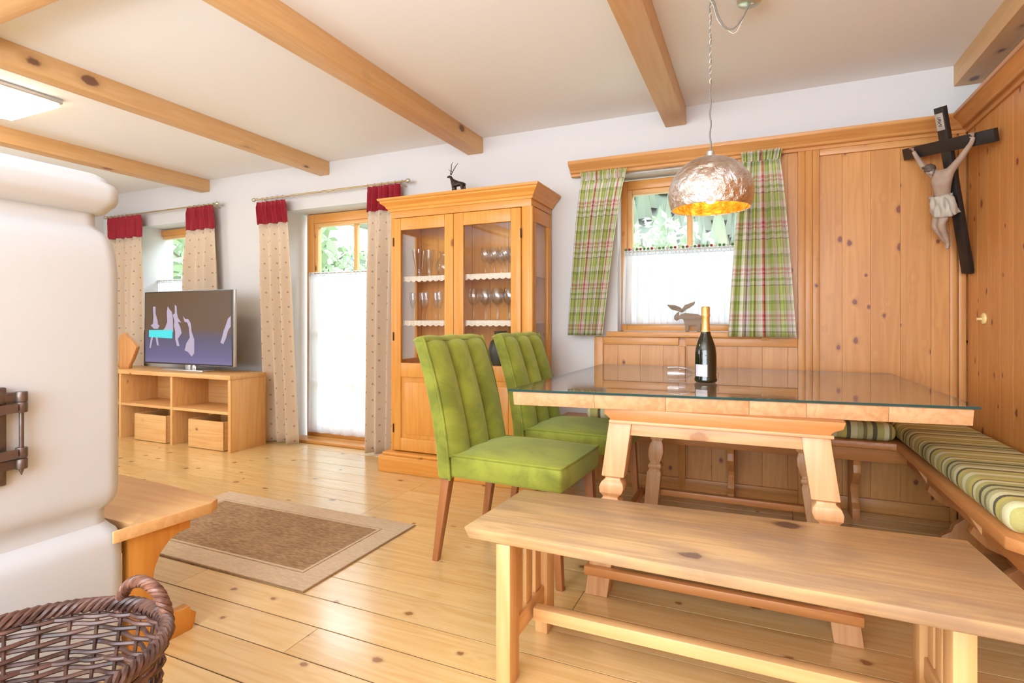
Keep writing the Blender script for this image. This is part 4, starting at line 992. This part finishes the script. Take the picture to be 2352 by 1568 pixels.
# ------------------------------------------------------------------ corner bench
cbn = thing('corner_bench', 'dark honey corner bench fixed along both panelled walls', 'bench', (.8, 3.3, 0))
obj('seat_board', B().prism([(-1.17, 3.30), (.63, 3.30), (.69, 3.26), (.69, 2.06), (.66, 2.00), (.66, 1.985), (.70, 1.94), (PX-.002, 1.94), (PX-.002, PY-.008), (-1.17, PY-.008)] if 0 else [(-1.17, 3.30), (.65, 3.30), (.65, 2.00), (.70, 1.94), (PX-.008, 1.94), (PX-.008, PY-.008), (-1.17, PY-.008)], 'Z', .402, .44), M['seatY'], cbn, bev=.005)
obj('front_rail', bx(-1.10, .70, 3.335, 3.355, .33, .402), M['seatX'], cbn, bev=.003); obj('front_rail', bx(.70, .72, 2.02, 3.335, .33, .402), M['seatY'], cbn, bev=.003)
def scroll(w_, h):
    P = [(w_, h), (w_, h*.82), (w_*.92, h*.74), (w_*.98, h*.64), (w_*.80, h*.52), (w_*.52, h*.44), (w_*.46, h*.36), (w_*.60, h*.28), (w_*.64, h*.20), (w_*.78, h*.14), (w_*.80, 0), (0, 0), (0, h)]
    return P
for x in (-1.13, -.13, .49):
    b = B().prism([(PY-.008-p[0], p[1]) for p in scroll(.20, .402)], 'X', x-.018, x+.018); obj('support', b, M['seatZ'], cbn, bev=.002)
for yy in (3.16, 2.60, 2.05):
    b = B().prism([(PX-.008-p[0], p[1]) for p in scroll(.27, .402)], 'Y', yy-.02, yy+.02); obj('support', b, M['seatZ'], cbn, bev=.002)
for yy in (3.0, 2.35): obj('wedge', B().prism([(.70, .402), (.66, .402), (.70, .33)], 'Y', yy-.015, yy+.015), M['benchZ'], cbn)
def cushion(nm, lab, x0, x1, y0, y1, mat):
    b = bx(x0, x1, y0, y1, .4405, .530); o = obj(nm, b, M[mat], bev=.038, bseg=5); return tag(o, lab, 'cushion')
cushion('bench_cushion', 'striped green and cream bench cushion along the right panelled wall', .662, PX-.010, 2.01, 3.555, 'stripeY')
cushion('bench_cushion', 'striped green and cream bench cushion under the window behind the table', -.97, .655, 3.315, 3.555, 'stripeX')
# ------------------------------------------------------------------ switch
swt = thing('light_switch', 'small yellowish toggle switch on the right panelled wall', 'switch', (PX, 3.36, 1.07))
obj('plate', B().lathe([(.028, 0), (.028, .006), (.024, .010)], (PX, 3.34, 1.068), 20, Matrix.Rotation(rad(-90), 4, 'Y')), M['switch'], swt, smooth=True)
obj('toggle', B().lathe([(.008, 0), (.006, .016), (.007, .022)], (PX-.008, 3.34, 1.066), 10, Matrix.Rotation(rad(-90), 4, 'Y')), M['switch'], swt, smooth=True)
# ------------------------------------------------------------------ crucifix
C = Vector((.86, 3.33, 1.92)); ub = Vector((.985-.737, 3.08-3.55, 1.885-1.957)).normalized()
dn = Vector((.123, .19, -.63)); dn = (dn - ub*dn.dot(ub)).normalized(); up = -dn; nrm = ub.cross(up)      # toward the room
if nrm.dot(Vector((-1, -1, 0))) < 0: nrm = -nrm
MM = Matrix(((ub.x, nrm.x, up.x, C.x), (ub.y, nrm.y, up.y, C.y), (ub.z, nrm.z, up.z, C.z), (0, 0, 0, 1)))
cx_ = thing('crucifix', 'black wooden crucifix with carved pale figure leaning out of the panelled corner', 'crucifix', tuple(C))
obj('upright', bx(-.027, .027, -.012, .012, -.655, .188, mat=MM), M['black'], cx_, bev=.002)
obj('crossbar', bx(-.262, .262, -.0105, .0135, -.030, .030, mat=MM), M['black'], cx_, bev=.002)
M['scroll'] = plain('painted_scroll', (.42, .36, .31), .7, nscale=40, namt=.25)
sc_o = obj('title_scroll', bx(-.022, .022, .012, .016, .078, .160, mat=MM), M['scroll'], cx_, bev=.001)
tx = bpy.data.curves.new('inscription', 'FONT'); tx.body = 'INRI'; tx.size = .026; tx.extrude = .0006; tx.align_x = 'CENTER'; tx.align_y = 'CENTER'
to = bpy.data.objects.new('inscription', tx); COL.objects.link(to)
dg = bpy.context.evaluated_depsgraph_get(); tm = bpy.data.meshes.new_from_object(to.evaluated_get(dg)); bpy.data.objects.remove(to)
rot = Matrix.Translation((0, .0165, .119)) @ Matrix.Rotation(rad(180), 4, 'Z') @ Matrix.Rotation(rad(90), 4, 'X') @ Matrix.Rotation(rad(90), 4, 'Z')
tm.transform(Matrix.Translation(-C) @ MM @ rot); tm.materials.append(M['black'])
io = bpy.data.objects.new('inscription', tm); COL.objects.link(io); io.parent = sc_o
def L(x, z, y_=.03): return MM @ Vector((x*1.0, y_, z))
M['skinwood'] = plain('carved_pale_wood', (.40, .29, .22), .55, nscale=30, namt=.25, bumps=.15)
M['hairwood'] = plain('carved_dark_hair', (.11, .075, .055), .6, nscale=40, namt=.4, bumps=.4)
M['loin'] = plain('carved_loincloth', (.46, .41, .34), .6, nscale=30, namt=.25, bumps=.3)
Pf = [L(-.035, -.285, .036), L(-.030, -.235, .038), L(-.018, -.185, .042), L(-.010, -.145, .042), L(-.030, -.118, .048), L(-.060, -.100, .062), L(-.068, -.112, .066),   # pelvis, waist, chest, top, neck, head, face
      L(-.062, -.125, .040), L(-.125, -.075, .032), L(-.168, -.012, .024), L(-.178, .010, .022),
      L(.035, -.125, .040), L(.100, -.070, .032), L(.160, -.010, .024), L(.172, .016, .022),
      L(-.058, -.315, .040), L(-.078, -.385, .066), L(-.066, -.455, .040), L(-.050, -.492, .034), L(-.048, -.515, .046),
      L(-.022, -.315, .040), L(-.030, -.380, .072), L(-.040, -.450, .048), L(-.045, -.490, .040), L(-.038, -.512, .056)]
Ef = [(0, 1), (1, 2), (2, 3), (3, 4), (4, 5), (5, 6), (3, 7), (7, 8), (8, 9), (9, 10), (3, 11), (11, 12), (12, 13), (13, 14), (0, 15), (15, 16), (16, 17), (17, 18), (18, 19), (0, 20), (20, 21), (21, 22), (22, 23), (23, 24)]
Rf = [.037, .033, .043, .034, .016, .025, .016, .021, .015, .0105, .010, .021, .015, .0105, .010, .026, .019, .0145, .010, .008, .026, .019, .0145, .010, .008]
skin('carved_figure', Pf, Ef, Rf, M['skinwood'], cx_, 2)
hd = L(-.060, -.100, .062)
hb = B()
hb.lathe([(.001, -.026), (.016, -.024), (.024, -.012), (.026, .002), (.020, .016), (.001, .024)], tuple(L(-.056, -.090, .056)), 16, Matrix.Rotation(.3, 4, 'Y'))
hb.tube([L(-.040, -.098, .056), L(-.034, -.125, .058), L(-.036, -.150, .060)], [.012, .010, .004], 8)
obj('hair', hb, M['hairwood'], cx_, smooth=True)
crn = B()
for ph in (0, 1.5, 3):
    crn.tube([L(-.058+.026*math.cos(k*math.pi/10), -.086+.009*math.sin(k*math.pi/10)+.003*math.sin(k*2+ph), .058+.026*math.sin(k*math.pi/10)) for k in range(20)], .0028, 5, closed=True)
obj('crown', crn, M['hairwood'], cx_, smooth=True)
def lc(u, v):
    an = 2*math.pi*u; fl_ = 1+.10*math.sin(an*6+v*5)+.08*math.sin(an*11-v*4)
    rx = (.047+.013*v)*fl_; ry = (.041+.006*v)*fl_
    return tuple(L(-.036+.004*v+rx*math.cos(an), -.232-.095*v-.014*math.sin(an+1)*v, .038+ry*math.sin(an)))
obj('loincloth', B().grid(lc, 60, 10, closed_u=True), M['loin'], cx_, smooth=True, recalc=False, solid=.004)
obj('cloth_knot', B().tube([L(.008, -.240, .05), L(.030, -.252, .05), L(.032, -.290, .046), L(.022, -.320, .044), L(.030, -.338, .042)], [.012, .015, .015, .013, .006], 10), M['loin'], cx_, smooth=True)
for x, z in ((-.178, .012), (.172, .018)):
    for k in range(4): obj('finger', B().tube([L(x, z, .022), L(x+(k-1.5)*.006, z+.014, .026), L(x+(k-1.5)*.007, z+.018-.002*abs(k-1.5), .034)], [.0035, .003, .002], 6), M['skinwood'], cx_, smooth=True)
    obj('thumb', B().tube([L(x, z-.006, .022), L(x+(.012 if x < 0 else -.012), z-.001, .030)], [.0035, .0025], 6), M['skinwood'], cx_, smooth=True)

# ------------------------------------------------------------------ outside
M['grass'] = plain('meadow', (.40, .42, .32), .9, nscale=.3, namt=.3)
M['hill'] = plain('hill_forest_floor', (.095, .11, .07), .9, nscale=.05, namt=.35)
M['conifer'] = plain('conifer', (.115, .130, .080), .9, nscale=.09, namt=.75)
M['leaf'] = plain('leaf', (.20, .26, .13), .7, nscale=.8, namt=.4)
M['bark'] = plain('bark', (.12, .09, .06), .9, nscale=8)
M['render'] = plain('house_render', (.85, .84, .80), .9, nscale=.4, namt=.04)
M['roofw'] = plain('roof_timber', (.25, .27, .20), .8, nscale=3)
M['winglass'] = plain('far_window_glass', (.10, .13, .15), .2, nscale=2)
gd = struct(obj('ground', bx(-120, 60, 3.96, 90, -1.2, -1.0), M['grass']))
def hillf(u, v):
    x = -220+330*u; y_ = 45+160*v
    return (x, y_, -1.3+105*v**.9+7*noise.noise(Vector((u*6, v*5, 0)))+4*noise.noise(Vector((u*17, v*15, 3))))
hl = obj('hillside', B().grid(hillf, 60, 40), M['hill'], smooth=True, recalc=False); struct(hl)
fo = B(); R.seed(11)
for i in range(9000):
    u, v = R.random(), R.random()**1.1
    p = hillf(u, v); h = R.uniform(3, 6.5); r = h*.2
    seg = 6; o = len(fo.v)
    for k in range(seg): an = 2*math.pi*k/seg+i; fo.v.append(Vector((p[0]+r*math.cos(an), p[1]+r*math.sin(an), p[2]+.2)))
    fo.v.append(Vector((p[0], p[1], p[2]+h)))
    for k in range(seg): fo.f.append([o+k, o+(k+1) % seg, o+seg]); fo.m.append(0)
f_o = obj('conifer_forest', fo, M['conifer'], recalc=False); tag(f_o, 'pale green conifer forest covering the hillside outside the windows', 'forest', kind='stuff')
# neighbouring chalet seen through the garden door
hs = thing('neighbour_house', 'white rendered chalet with wooden eaves seen through the garden door', 'house', (-14, 12.5, -1))
obj('wall', bx(-21, -12.6, 11.5, 19, -1.0, 4.6), M['render'], hs)
obj('roof', B().prism([(10.7, 4.45), (15.2, 6.3), (19.8, 4.45), (19.8, 4.65), (15.2, 6.6), (10.7, 4.65)], 'X', -21.6, -11.4), M['roofw'], hs)
for i in range(6): obj('rafter', bx(-13.0+i*.28, -12.9+i*.28, 10.75, 19.6, 4.3, 4.48), M['roofw'], hs)
for (x, z) in ((-17.5, .4), (-14.8, .4), (-17.5, 2.8), (-14.8, 2.8)):
    wf = obj('window_frame', bx(x-.5, x+.5, 11.44, 11.5, z-.1, z+1.2), M['roofw'], hs); obj('window_glass', bx(x-.4, x+.4, 11.42, 11.44, z, z+1.1), M['winglass'], wf)
for yy in (12.6, 14.6, 16.6):
    wf = obj('window_frame', bx(-12.6, -12.54, yy, yy+.8, 2.3, 3.4), M['roofw'], hs); obj('window_glass', bx(-12.54, -12.52, yy+.08, yy+.72, 2.38, 3.32), M['winglass'], wf)
def leafy(lab, x, y_, h, r, seed, n=1500, ls=.16):
    rr = random.Random(seed); t = thing('garden_tree', lab, 'tree', (x, y_, -1.0), group=None)
    tr = B().tube([(x, y_, -1.0), (x+.05, y_, h*.3), (x-.05, y_+.05, h*.7)], [.16, .12, .06], 8)
    for k in range(9):
        an = rr.uniform(0, 6.28); z = h*(.25+.45*rr.random()); q = Vector((math.cos(an), math.sin(an), .6))*r*.8
        tr.tube([(x, y_, z), tuple(Vector((x, y_, z))+q*.5), tuple(Vector((x, y_, z))+q)], [.05, .03, .01], 5)
    obj('trunk', tr, M['bark'], t, smooth=True)
    lv = B()
    for i in range(n):
        d = Vector((rr.gauss(0, 1), rr.gauss(0, 1), rr.gauss(0, 1))).normalized()*(rr.random()**.4)*r
        c = Vector((x, y_, h*.66))+Vector((d.x, d.y, d.z*1.1))
        a = Vector((rr.gauss(0, 1), rr.gauss(0, 1), rr.gauss(0, 1))).normalized(); bb = a.orthogonal().normalized()
        s = ls*rr.uniform(.6, 1.2); lv.add([c-a*s, c+bb*s*.5, c+a*s, c-bb*s*.5], [(0, 1, 2, 3)])
    o = obj('leaves', lv, M['leaf'], t, recalc=False); o['kind'] = 'stuff'
leafy('leafy garden tree outside the window behind the television', -8.9, 7.2, 4.2, 1.9, 4, 1300, .17)
leafy('small round leafy bush tree seen through the garden door', -10.2, 12.0, 2.6, 1.3, 6, 1600, .11)
leafy('light green leafy bush low outside the dining window', -2.2, 14.0, 3.0, 1.6, 8, 1600, .13)

for o in bpy.data.objects:
    if '_w' in o.keys(): del o['_w']
